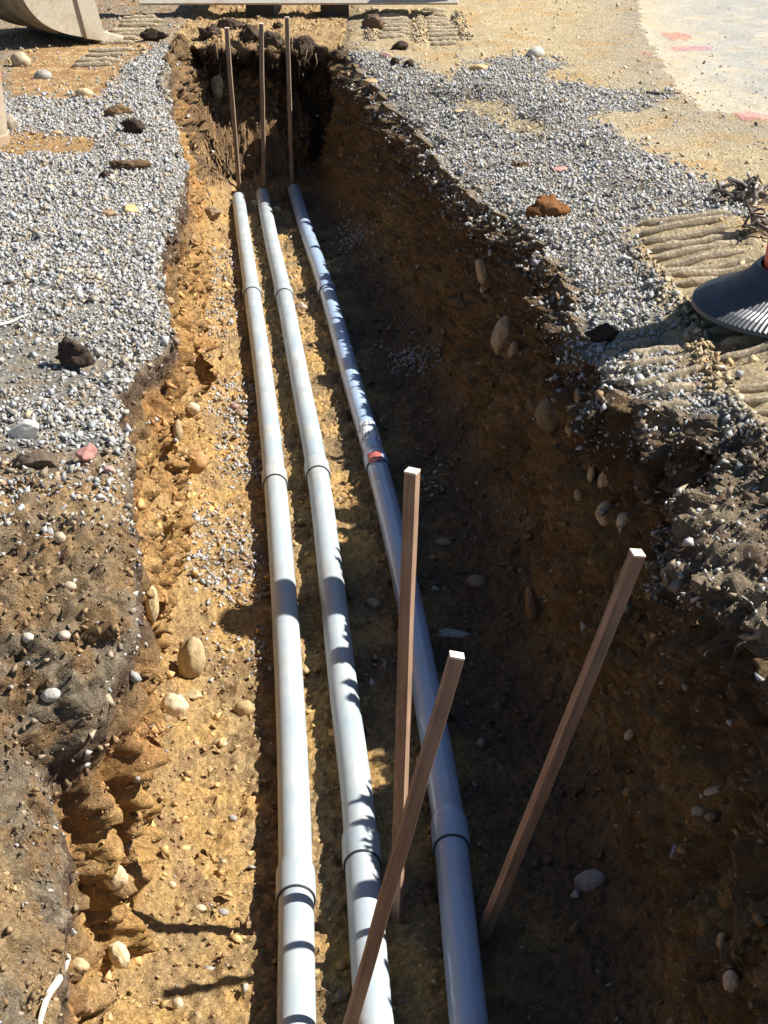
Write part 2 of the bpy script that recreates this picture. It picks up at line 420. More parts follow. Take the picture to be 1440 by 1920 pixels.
# displacement fields
big = fbm(P, 1.5, 2, 21)
med = fbm(P, 5.0, 4, 31)
fine = fbm(P, 22.0, 3, 41)
streak = fbm(P, 9.0, 3, 51, sz=0.16)                        # vertical tooth marks of the bucket
cl = np.sqrt(np.clip(0.42 - worley(P[..., 0] * 13, P[..., 1] * 13, P[..., 2] * 13, 61) ** 2, 0, 1)) - 0.22
cl2 = np.sqrt(np.clip(0.42 - worley(P[..., 0] * 32, P[..., 1] * 32, P[..., 2] * 32, 62) ** 2, 0, 1)) - 0.3
ragged = fbm(P, 3.2, 3, 71)
disp = np.zeros_like(X)
ew = np.where(endw, 0.0, 1.0)
disp += wallness * (0.10 * big + 0.085 * med + 0.14 * ew * streak + 0.045 * fine + 0.09 * np.maximum(cl, -0.05) + 0.045 * cl2)
ledge = fbm(P, 4.0, 3, 57, sx=0.6, sy=0.6, sz=2.4)
disp += wallness * 0.05 * np.maximum(ledge, -0.3)
disp += np.where(CAT == 3, np.exp(-((TW - 0.10) / 0.08) ** 2) * (0.05 + 0.10 * np.maximum(cl, 0) + 0.10 * med), 0)
disp += np.where(inside & (heap > 0.15), 0.10 * cl + 0.05 * cl2 + 0.05 * med, 0)
disp *= np.where(W, 1 - 0.85 * sstep(0.4, 0.9, k_end), 1.0)
disp *= np.where(W, sstep(0.0, 0.22, 1 - TW), 1.0) * np.where(CAT == 1, 0.3 + 0.6 * sstep(0.05, 0.5, TW), 1.0)
lw = np.where(CAT == 1, sstep(0.0, 0.2, 1 - TW) * sstep(0.0, 0.35, TW), 0.0)
disp += lw * (0.11 * np.maximum(ragged, -0.4) - 0.20 * sstep(0.25, 0.6, fbm(P, 7.5, 2, 77, sz=0.6)))
disp += np.where(FLR & ~endw, 0.03 * med + 0.022 * fine + 0.03 * np.maximum(cl, 0) * sstep(-0.2, 0.5, med) + 0.020 * cl2, 0)
dlip = np.where(CAT == 0, xLL[:, None] - X, np.where(CAT == 4, X - xLR[:, None], 9))
lipn = np.exp(-np.maximum(dlip, 0) / 0.14)
gamp = np.where(Yg < 21.5, 1.0, 0.3) * np.where(dlip > 5, 0.3, 1)
disp += np.where(G, gamp * (0.018 * med + 0.008 * fine + 0.006 * cl2 + 0.03 * big * (1 - lipn) + lipn * (0.03 * med + 0.04 * np.maximum(cl, -0.1))), 0)
bank = np.where(CAT == 0, 1 - sstep(4.6, 5.6, Yg), 0)
disp += bank * (1 - 0.6 * lipn) * (0.045 * med + 0.028 * fine + 0.035 * cl + 0.024 * cl2 + 0.03 * big)
disp += np.where((CAT == 4) & (Yg < 15), 0.045 * fbm(P, 2.6, 2, 131) * (1 - sstep(1.0, 1.8, dlip)), 0)
# pixel coordinates of the undisplaced surface, used only to lay out patches
PX, PY, DEP = proj(P)
def inpoly(px, py, poly):
    r = np.zeros(px.shape, bool); n = len(poly); j = n - 1
    for i in range(n):
        xi, yi = poly[i]; xj, yj = poly[j]
        c = ((yi > py) != (yj > py)) & (px < (xj - xi) * (py - yi) / ((yj - yi) if yj != yi else 1e-9) + xi)
        r ^= c; j = i
    return r
warp1 = fbm(P, 3.0, 3, 81); warp2 = fbm(P, 3.0, 3, 91)
def region(poly, cats, wob=18):
    return inpoly(PX + wob * warp1, PY + wob * 0.5 * warp2, poly) & np.isin(CAT, cats)
# rubble on the right near the frame edge, clods spilling over the lip
rub = region([(1240,1120), (1245,960), (1290,880), (1380,820), (1700,800), (1800,1300), (1420,1180)], (3, 4))
disp += np.where(rub, 0.05 * np.maximum(cl, -0.15) + 0.02 * med, 0)
# crawler track prints pressed into the ground: lug ridges across, a squeezed-up ridge along the edge
def track(xa, xb, ya, yb, pitch, amp, ph=0.0):
    wx = X + 0.03 * med
    m = sstep(xa, xa + 0.04, wx) * (1 - sstep(xb - 0.04, xb, wx)) * sstep(ya, ya + 0.2, Yg) * (1 - sstep(yb - 0.2, yb, Yg))
    ph_ = ((Yg + 0.02 * warp1 + 0.06 * X) / pitch + ph) % 1.0
    prof = np.where(ph_ < 0.1, ph_ / 0.1, np.clip(1 - (ph_ - 0.1) / 0.38, 0, 1))
    worn = 0.55 + 0.45 * sstep(-0.4, 0.3, warp2)
    return m * (0.25 * amp * prof * worn - amp * 0.3), m
def edge_ridge(xa, ya, yb, amp):
    wx = X + 0.05 * warp1
    return amp * np.exp(-((wx - xa) / 0.05) ** 2) * sstep(ya, ya + 0.2, Yg) * (1 - sstep(yb - 0.2, yb, Yg)) * np.clip(0.5 + 1.6 * cl + 0.9 * med + 0.9 * cl2, 0, 2)
TR = np.zeros_like(X)
for xa, xb, ya, yb, amp in ((1.02, 1.33, 5.2, 6.7, 0.05), (1.42, 2.1, 5.0, 7.4, 0.065), (1.42, 2.0, 7.4, 9.0, 0.06)):
    d, m = track(xa, xb, ya, yb, 0.2, amp); disp += np.where(CAT == 4, d, 0); TR = np.maximum(TR, np.where(CAT == 4, m, 0))
disp += np.where(CAT == 4, edge_ridge(1.375, 4.8, 8.9, 0.03), 0)
for xa, xb in ((-0.08, 0.32), (0.44, 0.8), (-2.95, -2.45)):
    d, m = track(xa, xb, 16.6 if xa > -1 else 15.9, 19.4, 0.27, 0.05); disp += np.where(G | (Yg > Y_END + 0.1), d, 0); TR = np.maximum(TR, np.where(G | (Yg > Y_END + 0.1), m, 0))
for xa in (-0.14, 0.38, 0.84): disp += np.where(G | (Yg > Y_END + 0.2), edge_ridge(xa, 17.3, 19.6, 0.03), 0)
# tooth and blade scrape marks along the floor
disp = np.where(near, disp, np.where(G, 0.0, 0.3 * disp))
dvec = Nn.copy()
gsel = G | FLR
dvec[gsel & ~endw] = (0, 0, 1)
bk = bank > 0.05; dvec[bk] = Nn[bk] * np.sign(Nn[bk][:, 2:3] + 1e-6)
foot = np.where(W, 0.03 * med + 0.02 * fine + 0.03 * np.maximum(cl, 0) + 0.02 * cl2, 0) * sstep(0.22, 0.0, 1 - TW) if False else np.where(W, (0.03 * med + 0.022 * fine + 0.02 * cl2) * (1 - sstep(0.0, 0.22, 1 - TW)), 0)
P2 = P + dvec * disp[..., None]; P2[..., 2] += foot
NF_ = normals(P2)

# ---------------------------------------------------------------- soil colours (strata, with shade worked into the right side)
C = lambda *c: np.array(c, np.float32)
golden, tan_, brown, dark, rust, greyb, pale, roadc = C(.66,.42,.165), C(.54,.38,.195), C(.29,.185,.095), C(.085,.058,.04), C(.44,.235,.09), C(.34,.275,.195), C(.58,.475,.305), C(.335,.33,.305)
def mix(a, b, t): return a * (1 - t[..., None]) + b * t[..., None]
COL = np.zeros(P.shape, np.float32)
n_a = fbm(P2, 2.6, 4, 101); n_b = fbm(P2, 8.0, 4, 111); n_c = fbm(P2, 5.0, 3, 121, sz=0.25)
topz = np.where(CAT == 1, zLL[:, None], np.where(CAT == 3, zLR[:, None], zgnd))
depth = topz - P2[..., 2] + 0.10 * n_a + 0.05 * n_b
depth = np.where(CAT == 1, depth * 1.7, depth)
wallc = mix(np.broadcast_to(greyb, P.shape), np.where((CAT == 1)[..., None], dark * 1.9, dark * 1.5), sstep(0.05, 0.16, depth))
wallc = mix(wallc, mix(np.broadcast_to(brown, P.shape), rust, sstep(0.0, 0.35, n_a)), sstep(0.22, 0.42, depth))
low = mix(mix(np.broadcast_to(golden, P.shape), tan_, sstep(-0.1, 0.3, n_b)), brown, 0.8 * sstep(0.12, 0.5, n_c))
low = np.where((CAT == 1)[..., None], mix(low, rust * 1.05, 0.35 + 0.5 * sstep(-0.2, 0.35, n_a)), low)
wallc = mix(wallc, low, sstep(0.45, 0.75, depth))
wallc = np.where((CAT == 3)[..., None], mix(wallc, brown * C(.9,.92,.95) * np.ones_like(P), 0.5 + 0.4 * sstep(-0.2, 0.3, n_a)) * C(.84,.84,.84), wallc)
floorc = mix(np.broadcast_to(golden * C(.96,.96,.98), P.shape), tan_ * 0.92, sstep(-0.3, 0.15, n_a)); floorc = mix(floorc, brown * 1.1, 0.9 * sstep(-0.02, 0.35, n_b + 0.6 * n_a))
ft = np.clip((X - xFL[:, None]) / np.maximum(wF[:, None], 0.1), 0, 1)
floor_shade = sstep(0.42, 0.85, ft + 0.25 * n_a)                   # shade painted in: floor colour darkens towards the right side
floorc = mix(floorc, C(.115,.092,.07), 0.85 * floor_shade)
grndL = mix(np.broadcast_to(greyb, P.shape), brown, sstep(0, 0.4, n_b)); grndL = mix(grndL, rust * 1.2, 0.6 * sstep(0.2, 0.5, n_a))
grndR = mix(np.broadcast_to(pale, P.shape), tan_ * 1.05, sstep(-0.05, 0.35, n_a + 0.5 * n_b)); grndR = mix(grndR, greyb, 0.45 * sstep(0.15, 0.5, n_b))
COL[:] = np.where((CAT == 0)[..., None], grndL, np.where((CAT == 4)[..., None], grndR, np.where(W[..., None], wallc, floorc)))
floorc = mix(floorc, low * C(.85,.83,.8), np.exp(-wF[:, None] * ft / 0.10) * 0.9)
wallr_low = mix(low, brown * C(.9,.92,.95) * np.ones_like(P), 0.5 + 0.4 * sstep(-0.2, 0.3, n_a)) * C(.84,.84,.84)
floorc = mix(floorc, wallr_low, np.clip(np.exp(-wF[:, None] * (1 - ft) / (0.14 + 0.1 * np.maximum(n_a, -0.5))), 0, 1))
bankc = mix(mix(np.broadcast_to(greyb * 0.78, P.shape), brown * 0.9, sstep(-0.2, 0.2, n_b)), tan_ * 0.9, 0.7 * sstep(0.1, 0.45, n_a)); bankc = mix(bankc, C(.38,.25,.13), 0.5 * sstep(0.05, 0.35, fbm(P2, 1.6, 3, 141)))
grndL = mix(grndL, bankc, bank)
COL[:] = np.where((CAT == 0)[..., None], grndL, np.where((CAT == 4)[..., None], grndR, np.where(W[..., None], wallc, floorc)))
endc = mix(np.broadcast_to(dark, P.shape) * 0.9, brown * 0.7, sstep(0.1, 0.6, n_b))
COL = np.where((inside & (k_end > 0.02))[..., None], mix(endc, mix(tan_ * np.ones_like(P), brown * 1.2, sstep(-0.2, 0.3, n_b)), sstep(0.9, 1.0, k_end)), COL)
COL = np.where((inside & (heap + 0.1 * n_b > 0.16) & (k_end < 0.5))[..., None], mix(np.broadcast_to(brown * 1.15, P.shape), dark * 1.6, sstep(-0.1, 0.4, n_b)), COL)
lipd = np.where(CAT == 4, np.exp(-np.maximum(dlip, 0) / 0.25), 0) * sstep(-0.3, 0.3, n_b + 0.3)
COL = mix(COL, greyb * 0.8, 0.8 * lipd)
COL = mix(COL, pale * C(.84,.82,.80), 0.6 * TR)
# far-left strip of bare orange soil in front of the bucket
bare = region([(20,100), (200,60), (300,90), (230,140), (200,190), (20,175)], (0,), 10)
COL = np.where(bare[..., None], mix(np.broadcast_to(C(.42,.245,.11), P.shape), tan_, sstep(-0.2, 0.4, n_b)), COL)
ROAD_POLY = [(1165,-400), (1195,40), (1262,165), (1325,212), (1440,232), (2400,300), (2400,-400)]
roadm = region(ROAD_POLY, (4,), 16) & (Yg < 60)
# soft dusty border of the road
def soft(poly, cats, wob, spread_):
    m = 0
    for k in range(9): m = m + (inpoly(PX + wob * warp1 + spread_ * (k - 4) / 4, PY + wob * 0.5 * warp2 - 0.35 * spread_ * (k - 4) / 4, poly) & np.isin(CAT, cats))
    return m / 9.0
COL = mix(COL, mix(np.broadcast_to(roadc, P.shape), pale, 0.35 * sstep(0.0, 0.4, n_a)), np.clip(soft(ROAD_POLY, (4,), 30, 130) * (Yg < 60) * (1 + 0.5 * n_b) , 0, 1))
GRAVEL_L = [(-300,175), (60,178), (190,190), (225,140), (250,110), (330,75), (325,180), (345,270), (362,330), (330,400), (320,480), (335,600), (300,665), (245,700), (245,860), (170,850), (-300,830)]
GRAVEL_L2 = [(-300,830), (245,860), (250,1010), (160,990), (60,1050), (-300,1000)]
ORANGE_L = [(-100,262), (60,252), (180,258), (175,285), (60,292), (-100,300)]
SOIL_L = [(-100,600), (60,615), (160,640), (200,700), (120,740), (-100,760)]
GRAVEL_R = [(640,95), (700,100), (790,130), (850,160), (860,125), (960,112), (1070,112), (1010,150), (1110,165), (1260,178), (1190,205), (1100,218), (1160,260), (1210,285), (1330,350), (1400,400), (1340,420), (1230,410), (1160,430), (1190,480), (1240,545), (1240,620), (1270,690), (1390,775), (1440,830), (1360,880),
            (1250,830), (1120,750), (1050,690), (1040,600), (1010,500), (930,420), (860,390), (800,330), (740,250), (680,180), (640,140)]
GR_BARE = [(860,185), (950,190), (960,215), (1040,240), (1010,262), (900,225), (850,205)]
mgL = region(GRAVEL_L, (0,)) & ~region(ORANGE_L, (0,), 14)
mgR = region(GRAVEL_R, (4,), 22) & ~region(GR_BARE, (4,), 12)
COL = np.where(mgL[..., None], mix(np.broadcast_to(C(.30,.285,.255), P.shape), greyb * 0.95, sstep(-0.2, 0.4, n_b)), COL)
COL = np.where(mgR[..., None], mix(np.broadcast_to(C(.32,.30,.26), P.shape), greyb, sstep(-0.2, 0.4, n_b)), COL)
ora = region(ORANGE_L, (0,), 14); COL = np.where(ora[..., None], np.broadcast_to(C(.44,.28,.13), P.shape), COL)
COL = np.where(rub[..., None], mix(np.broadcast_to(greyb * 0.85, P.shape), dark * 2.2, sstep(-0.1, 0.3, n_b)), COL)
COL = np.clip(COL * (1 + 0.18 * n_b[..., None] + 0.10 * fine[..., None]), 0.01, 0.9)

# ---------------------------------------------------------------- split the sheet into the pieces of the setting
idx = np.arange(nr * nc).reshape(nr, nc)
quads = np.stack([idx[:-1, :-1], idx[:-1, 1:], idx[1:, 1:], idx[1:, :-1]], -1).reshape(-1, 4)
fc = CAT[:-1, :-1].reshape(-1); fy = Yg[:-1, :-1].reshape(-1)
fk = k_end[:-1, :-1].reshape(-1); fr = roadm[:-1, :-1].reshape(-1)
fc2 = CAT[:-1, 1:].reshape(-1)
kindf = np.where(fc != fc2, np.where(fc == 0, 0, np.where(fc2 == 4, 4, np.where((fc == 1) | (fc == 3), np.where(fc == 1, 1, 3), 3))), fc)
isend = np.isin(kindf, (1, 2, 3)) & (fy > Y_END - 0.32) & (fk > 0.02)
piece = np.where(isend, np.where(fk > 0.985, 0, 5), np.where((kindf == 0) | (kindf == 4), np.where(fr, 6, 0), kindf))
Vall = P2.reshape(-1, 3).astype(np.float32); Call = COL.reshape(-1, 3)
def sub(name, pid, mat):
    f = quads[piece == pid]
    used = np.unique(f); rem = np.zeros(nr * nc, np.int64); rem[used] = np.arange(len(used))
    o = mesh_np(name, Vall[used], rem[f], 4, mat, smooth=True, colors=Call[used])
    return tag(o, kind='structure')
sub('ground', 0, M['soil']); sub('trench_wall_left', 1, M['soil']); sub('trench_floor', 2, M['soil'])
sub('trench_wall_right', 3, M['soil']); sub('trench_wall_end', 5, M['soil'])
road = sub('road', 6, M['road'])
# search tree for setting things down on the surface
rr = np.arange(0, nr, 2); cc_ = np.arange(0, nc, 2)
Vb = P2[np.ix_(rr, cc_)]; nb_r, nb_c = Vb.shape[:2]; ib = np.arange(nb_r * nb_c).reshape(nb_r, nb_c)
qb = np.stack([ib[:-1, :-1], ib[:-1, 1:], ib[1:, 1:], ib[1:, :-1]], -1).reshape(-1, 4)
bvh = BVHTree.FromPolygons(Vb.reshape(-1, 3).tolist(), qb.tolist())
cam_p = Vector((0, 0, CAM_H))
def hit(px, py):
    d = ray(px, py).normalized(); h = bvh.ray_cast(cam_p, d)
    if h[0] is None: p = unp(px, py, 1.3); return p, Vector((0, 0, 1)), (p - cam_p).length
    n = h[1] if h[1].dot(d) < 0 else -h[1]
    return h[0], n, (h[0] - cam_p).dot(Vector((0, CP, -SP)))
def drop(x, y, z0=4.0):
    h = bvh.ray_cast(Vector((x, y, z0)), Vector((0, 0, -1)))
    return h[0] if h[0] is not None else Vector((x, y, 1.2))

# ---------------------------------------------------------------- loose stones and crumbs (stuff)
def hull_template(seed, npts=9):
    import bmesh
    r = random.Random(seed); bm = bmesh.new()
    for _ in range(npts):
        v = Vector((r.gauss(0, 1), r.gauss(0, 1), r.gauss(0, 1))).normalized() * r.uniform(0.6, 1.15)
        bm.verts.new(v)
    bmesh.ops.convex_hull(bm, input=bm.verts)
    bmesh.ops.delete(bm, geom=[v for v in bm.verts if not v.link_faces], context='VERTS')
    bmesh.ops.triangulate(bm, faces=bm.faces); bm.verts.index_update()
    V = np.array([v.co[:] for v in bm.verts], np.float32); Fc = np.array([[v.index for v in f.verts] for f in bm.faces], np.int64)
    bm.free(); return V, Fc
TEMPL = [hull_template(s, 6 + s % 3) for s in range(20)]
TEMPL_S = [hull_template(100 + s, 5 + s % 2) for s in range(12)]
fA = P2[:-1, :-1].reshape(-1, 3); fB = P2[:-1, 1:].reshape(-1, 3); fD = P2[1:, :-1].reshape(-1, 3)
f_area = np.linalg.norm(np.cross(fB - fA, fD - fA), axis=1)
f_px = PX[:-1, :-1].reshape(-1); f_py = PY[:-1, :-1].reshape(-1)
f_nrm = NF_[:-1, :-1].reshape(-1, 3); f_col = Call[idx[:-1, :-1].reshape(-1)]
f_warp1 = warp1[:-1, :-1].reshape(-1); f_warp2 = warp2[:-1, :-1].reshape(-1); f_nb = n_b[:-1, :-1].reshape(-1)
f_depth = depth[:-1, :-1].reshape(-1)
inframe = ((f_px > -200) & (f_px < 1640) & (f_py > -120) & (f_py < 2080)).astype(float)
inframe = np.where((inframe == 0) & (f_px > -800) & (f_px < 2200) & (f_py > 600) & (f_py < 2500) & np.isin(fc, (0, 3, 4)), 0.3, inframe)
def scatter(dens):
    lam = dens * f_area * inframe
    cnt = rng.poisson(np.clip(lam, 0, 60)); fi = np.repeat(np.arange(len(cnt)), cnt)
    u = rng.random((len(fi), 2)).astype(np.float32)
    p = fA[fi] + (fB[fi] - fA[fi]) * u[:, :1] + (fD[fi] - fA[fi]) * u[:, 1:]
    return p, fi
def rand_rot(n):
    q = rng.normal(size=(n, 4)); q /= np.linalg.norm(q, axis=1, keepdims=True)
    w, x, y, z = q.T
    return np.stack([1-2*(y*y+z*z), 2*(x*y-z*w), 2*(x*z+y*w), 2*(x*y+z*w), 1-2*(x*x+z*z), 2*(y*z-x*w), 2*(x*z-y*w), 2*(y*z+x*w), 1-2*(x*x+y*y)], 1).reshape(n, 3, 3)
def stones(name, p, nrm, size, cols, mat, lift=0.25, flat=(0.55, 0.8), label=None, cat=None, smooth=False, tp=None):
    tp = tp or TEMPL; n = len(p); Rm = rand_rot(n)
    sc = np.stack([np.ones(n), rng.uniform(0.6, 1.0, n), rng.uniform(flat[0], flat[1], n)], 1) * size[:, None]
    t = rng.integers(0, len(tp), n); Vs, Fs, Cs = [], [], []; base = 0
    ctr = p + nrm * (size * (lift + rng.uniform(-0.5, 0.45, n)))[:, None]
    for k, (tv, tf) in enumerate(tp):
        s = np.where(t == k)[0]
        if not len(s): continue
        v = tv[None] * sc[s][:, None, :]
        v = np.einsum('nij,nkj->nki', Rm[s], v) + ctr[s][:, None, :]
        Vs.append(v.reshape(-1, 3)); f = tf[None] + (np.arange(len(s)) * len(tv))[:, None, None] + base
        Fs.append(f.reshape(-1, 3)); Cs.append(np.repeat(cols[s], len(tv), 0)); base += len(s) * len(tv)
    o = mesh_np(name, np.concatenate(Vs), np.concatenate(Fs), 3, mat, colors=np.concatenate(Cs), smooth=smooth)
    tag(o, label, cat, kind='stuff'); return o
JX, JY = rng.normal(size=len(f_px)), rng.normal(size=len(f_px))
def fregion(poly, cats, wob=18):
    return inpoly(f_px + wob * f_warp1 + 0.6 * wob * JX, f_py + wob * 0.5 * f_warp2 + 0.3 * wob * JY, poly) & np.isin(fc, cats)
def gravel_cols(n, warm=0.12):
    v = np.clip(rng.normal(0.38, 0.085, n), 0.14, 0.7)
    c = np.stack([v * 0.965, v * 0.99, v * 1.015], 1)
    ds = rng.random((n, 1)) ** 2 * 0.45; c = c * (1 - ds) + np.array([.44, .37, .27]) * ds          # dusty
    w = rng.random(n) < warm
    c[w] *= np.array([1.05, 0.86, 0.62])
    return c.astype(np.float32)
mL = fregion(GRAVEL_L, (0,)) & ~fregion(ORANGE_L, (0,), 14)
mL2 = fregion(GRAVEL_L2, (0,))
sl = fregion(SOIL_L, (0,), 30)
dens = mL * 3300. * (1 - 0.75 * sl) * np.clip(1.1 + 0.8 * f_nb + 0.5 * f_warp2, 0.15, 1.2) + mL2 * 1700. * np.clip(0.55 + 1.8 * f_nb, 0.05, 1.4) + fregion(ORANGE_L, (0,), 14) * 260. + ((fc == 0) & ~mL & ~mL2) * np.where(f_py > 1000, 22., 90.)
dens += (fc == 1) * np.exp(-np.maximum(f_depth, 0) / 0.12) * 420. * (f_py > 120)
p, fi = scatter(dens)
sz = np.clip(rng.lognormal(math.log(0.0122), 0.40, len(p)), 0.005, 0.038)
stones('gravel', p, f_nrm[fi] * np.sign(f_nrm[fi][:, 2:3] + 1e-6), sz, gravel_cols(len(p), 0.14), M['gravel'], label='grey crushed gravel spread along the left side of the trench', cat='gravel')
nL_ = len(p)
mR = fregion(GRAVEL_R, (4,), 22) & ~fregion(GR_BARE, (4,), 12)
dens = mR * 3100. * np.clip(1.0 + 1.1 * f_nb + 0.7 * f_warp1, 0.12, 1.2) + fregion(GR_BARE, (4,), 12) * 220. + fregion([(1240,1120), (1245,960), (1290,880), (1380,820), (1700,800), (1800,1300), (1420,1180)], (3, 4)) * 380. * np.clip(0.6 + 1.4 * f_nb, 0, 2) + ((fc == 4) & ~mR) * 45. * (f_py > 120)
dens += (fc == 3) * np.exp(-np.maximum(f_depth - 0.06, 0) / 0.11) * 1100. * ((f_py > 150) & (f_py < 860)) + (fc == 3) * np.exp(-np.maximum(f_depth, 0) / 0.2) * 120. * (f_py >= 860)
p, fi = scatter(dens)
sz = np.clip(rng.lognormal(math.log(0.0122), 0.40, len(p)), 0.005, 0.038)
nn = f_nrm[fi]; nn = np.where((fc[fi] == 4)[:, None], nn * np.sign(nn[:, 2:3] + 1e-6), nn)
stones('gravel', p, nn, sz, gravel_cols(len(p), 0.12), M['gravel'], label='grey crushed gravel spilling along the right lip of the trench', cat='gravel')
nR_ = len(p)
PATCH_F = [([(395,715), (478,720), (486,800), (455,815), (400,790)], 1300), ([(395,820), (500,830), (510,900), (420,905)], 1200), ([(300,960), (420,950), (500,1030), (505,1110), (470,1150), (390,1130), (330,1060)], 1100),
           ([(380,1175), (510,1180), (510,1270), (400,1275)], 500), ([(725,655), (815,655), (810,705), (750,700)], 1500), ([(620,425), (680,425), (690,460), (640,470)], 500), ([(780,880), (850,880), (850,930), (790,930)], 400),
           ([(380,470), (450,470), (455,640), (380,640)], 420), ([(640,640), (740,640), (735,680), (650,680)], 250)]
dens = np.zeros(len(f_area))
for poly, dd in PATCH_F: dens = np.maximum(dens, fregion(poly, (2,), 22) * dd)
p, fi = scatter(dens)
sz = np.clip(rng.lognormal(math.log(0.0165), 0.28, len(p)), 0.008, 0.034)
stones('gravel', p, f_nrm[fi] * np.sign(f_nrm[fi][:, 2:3] + 1e-6), sz, gravel_cols(len(p), 0.2), M['gravel'], label='spilled grey gravel lying in patches on the trench floor', cat='gravel')
# crumbs of soil everywhere
dens = np.select([fc == 2, fc == 1, fc == 3, fc == 0, fc == 4], [870., 730., 460., 580., 220.]) * np.clip(0.7 + 1.2 * f_nb, 0.15, 2) * np.where(f_py < 150, 0.6, 1)
f_x = fA[:, 0]; f_y = fA[:, 1]
ridge_m = ((np.abs(f_x + 0.04 * f_warp1 - 1.375) < 0.055) & (f_y > 4.8) & (f_y < 8.9) & (fc == 4)).astype(float)
for xr_ in (-0.14, 0.38, 0.84): ridge_m += (np.abs(f_x + 0.04 * f_warp1 - xr_) < 0.06) & (f_y > 17.3) & (f_y < 19.6)
dens = dens * np.where((fc == 0) & (f_y < 5.6), 4.0, 1) + np.where(fc == 2, 900. * np.exp(-np.abs(f_x - np.interp(f_y, ys, xFL)) / 0.15), 0)
dens = dens * np.where(fr, 0.12, 1) + 1500. * ridge_m + fregion([(1240,1120), (1245,960), (1290,880), (1380,820), (1700,800), (1800,1300), (1420,1180)], (3, 4)) * 1500.
p, fi = scatter(dens)
sz = np.clip(rng.pareto(2.1, len(p)) * 0.006 + 0.005, 0.004, 0.042)
nn = f_nrm[fi]; nn = np.where(np.isin(fc[fi], (0, 2, 4))[:, None], nn * np.sign(nn[:, 2:3] + 1e-6), nn)
rid = ridge_m[fi] > 0; bkc = (fc[fi] == 0) & (f_y[fi] < 5.6); sz = np.where(rid, rng.uniform(0.012, 0.034, len(p)), np.where(bkc, np.minimum(sz * 1.0, 0.022), sz))
cc = f_col[fi] * rng.uniform(0.65, 1.3, (len(p), 1)); cc[rid] *= 0.75; cc[bkc] *= rng.uniform(0.7, 1.15, (bkc.sum(), 1)); g = rng.random(len(p)) < 0.07; cc[g] = rng.uniform(0.2, 0.5, (g.sum(), 1)) * np.array([1, .93, .82])
stones('soil_crumbs', p, nn, sz, np.clip(cc, 0, 0.85).astype(np.float32), M['crumb'], lift=0.15, flat=(0.6, 0.95), label='loose crumbs of earth and pebbles over the dug soil', cat='soil', tp=TEMPL_S)
print('gravel', nL_, nR_, 'crumbs', len(p), 'terrain quads', len(quads))

dens = (np.select([fc == 3, fc == 1, fc == 2], [26., 24., 14.], 0.)) * (f_depth > 0.25) * np.clip(0.5 + 2.0 * f_nb, 0, 2)
p, fi = scatter(dens); sz = np.clip(rng.lognormal(math.log(0.02), 0.4, len(p)), 0.009, 0.05)
cc = np.array([.36, .27, .17]) * rng.uniform(0.55, 1.3, (len(p), 1)) * rng.uniform(0.92, 1.08, (len(p), 3))
nn = f_nrm[fi]; nn = np.where((fc[fi] == 2)[:, None], nn * np.sign(nn[:, 2:3] + 1e-6), nn)
stones('embedded_pebbles', p, nn, sz, np.clip(cc, 0, .8).astype(np.float32), M['gravel'], lift=-0.2, flat=(0.6, 0.9), label='tan pebbles set in the cut faces of the trench', cat='pebbles', smooth=True)
# bars of soil squeezed up between the lugs of a crawler track
def bars(strips):
    V, Fc, Cc = [], [], []; base = 0; r = random.Random(5); seg, npt = 8, 12
    for xa, xb, ya, yb, pitch, rad in strips:
        y = ya
        while y < yb:
            x0, x1 = xa + r.uniform(-0.02, 0.03), xb - r.uniform(-0.02, 0.12); yy = y + r.uniform(-0.006, 0.006); sl = 0.02 + r.uniform(-0.006, 0.006)
            if r.random() < 0.93:
                pts = np.array([[x0 + (x1 - x0) * i / (npt - 1), yy + sl * i / (npt - 1), 0] for i in range(npt)])
                for q in pts: q[2] = drop(q[0], q[1]).z
                pts[:, 2] = pts[:, 2] * 0.5 + np.convolve(np.pad(pts[:, 2], 2, mode='edge'), np.ones(5) / 5, 'valid') * 0.5
                env = np.sqrt(np.clip(1 - (np.abs(np.linspace(-1, 1, npt))) ** 6, 0.02, 1)); th = np.linspace(0, 2 * math.pi, seg, endpoint=False)
                ww = rad * env * np.array([r.uniform(0.8, 1.12) for _ in range(npt)])
                v = np.stack([np.repeat(pts[:, :1], seg, 1), pts[:, 1:2] + np.cos(th)[None] * ww[:, None] * 0.8, pts[:, 2:3] + rad * 0.2 + np.sin(th)[None] * ww[:, None] * 1.35], -1).reshape(-1, 3)
                v += 0.006 * np.stack([fbm(v, 24, 2, 7), fbm(v, 24, 2, 8), fbm(v, 24, 2, 9)], 1)
                f = [(base + i*seg+k, base + i*seg+(k+1) % seg, base + (i+1)*seg+(k+1) % seg, base + (i+1)*seg+k) for i in range(npt-1) for k in range(seg)]
                V.append(v); Fc += f; base += len(v); c = np.array([.62, .52, .37]) * r.uniform(0.85, 1.08); Cc.append(np.repeat(c[None], len(v), 0))
            y += pitch
    o = mesh_np('track_print_soil', np.concatenate(V), np.array(Fc), 4, M['soil'], smooth=True, colors=np.concatenate(Cc)); tag(o, 'bars of pale earth pressed up by a crawler track', 'soil', kind='stuff')
bars([(1.43, 2.0, 5.9, 9.2, 0.165, 0.027), (1.04, 1.32, 6.1, 7.3, 0.165, 0.024), (-0.06, 0.31, 17.6, 19.6, 0.26, 0.03), (0.45, 0.80, 17.2, 19.6, 0.26, 0.03), (-2.95, -2.45, 15.6, 19.0, 0.26, 0.03)])

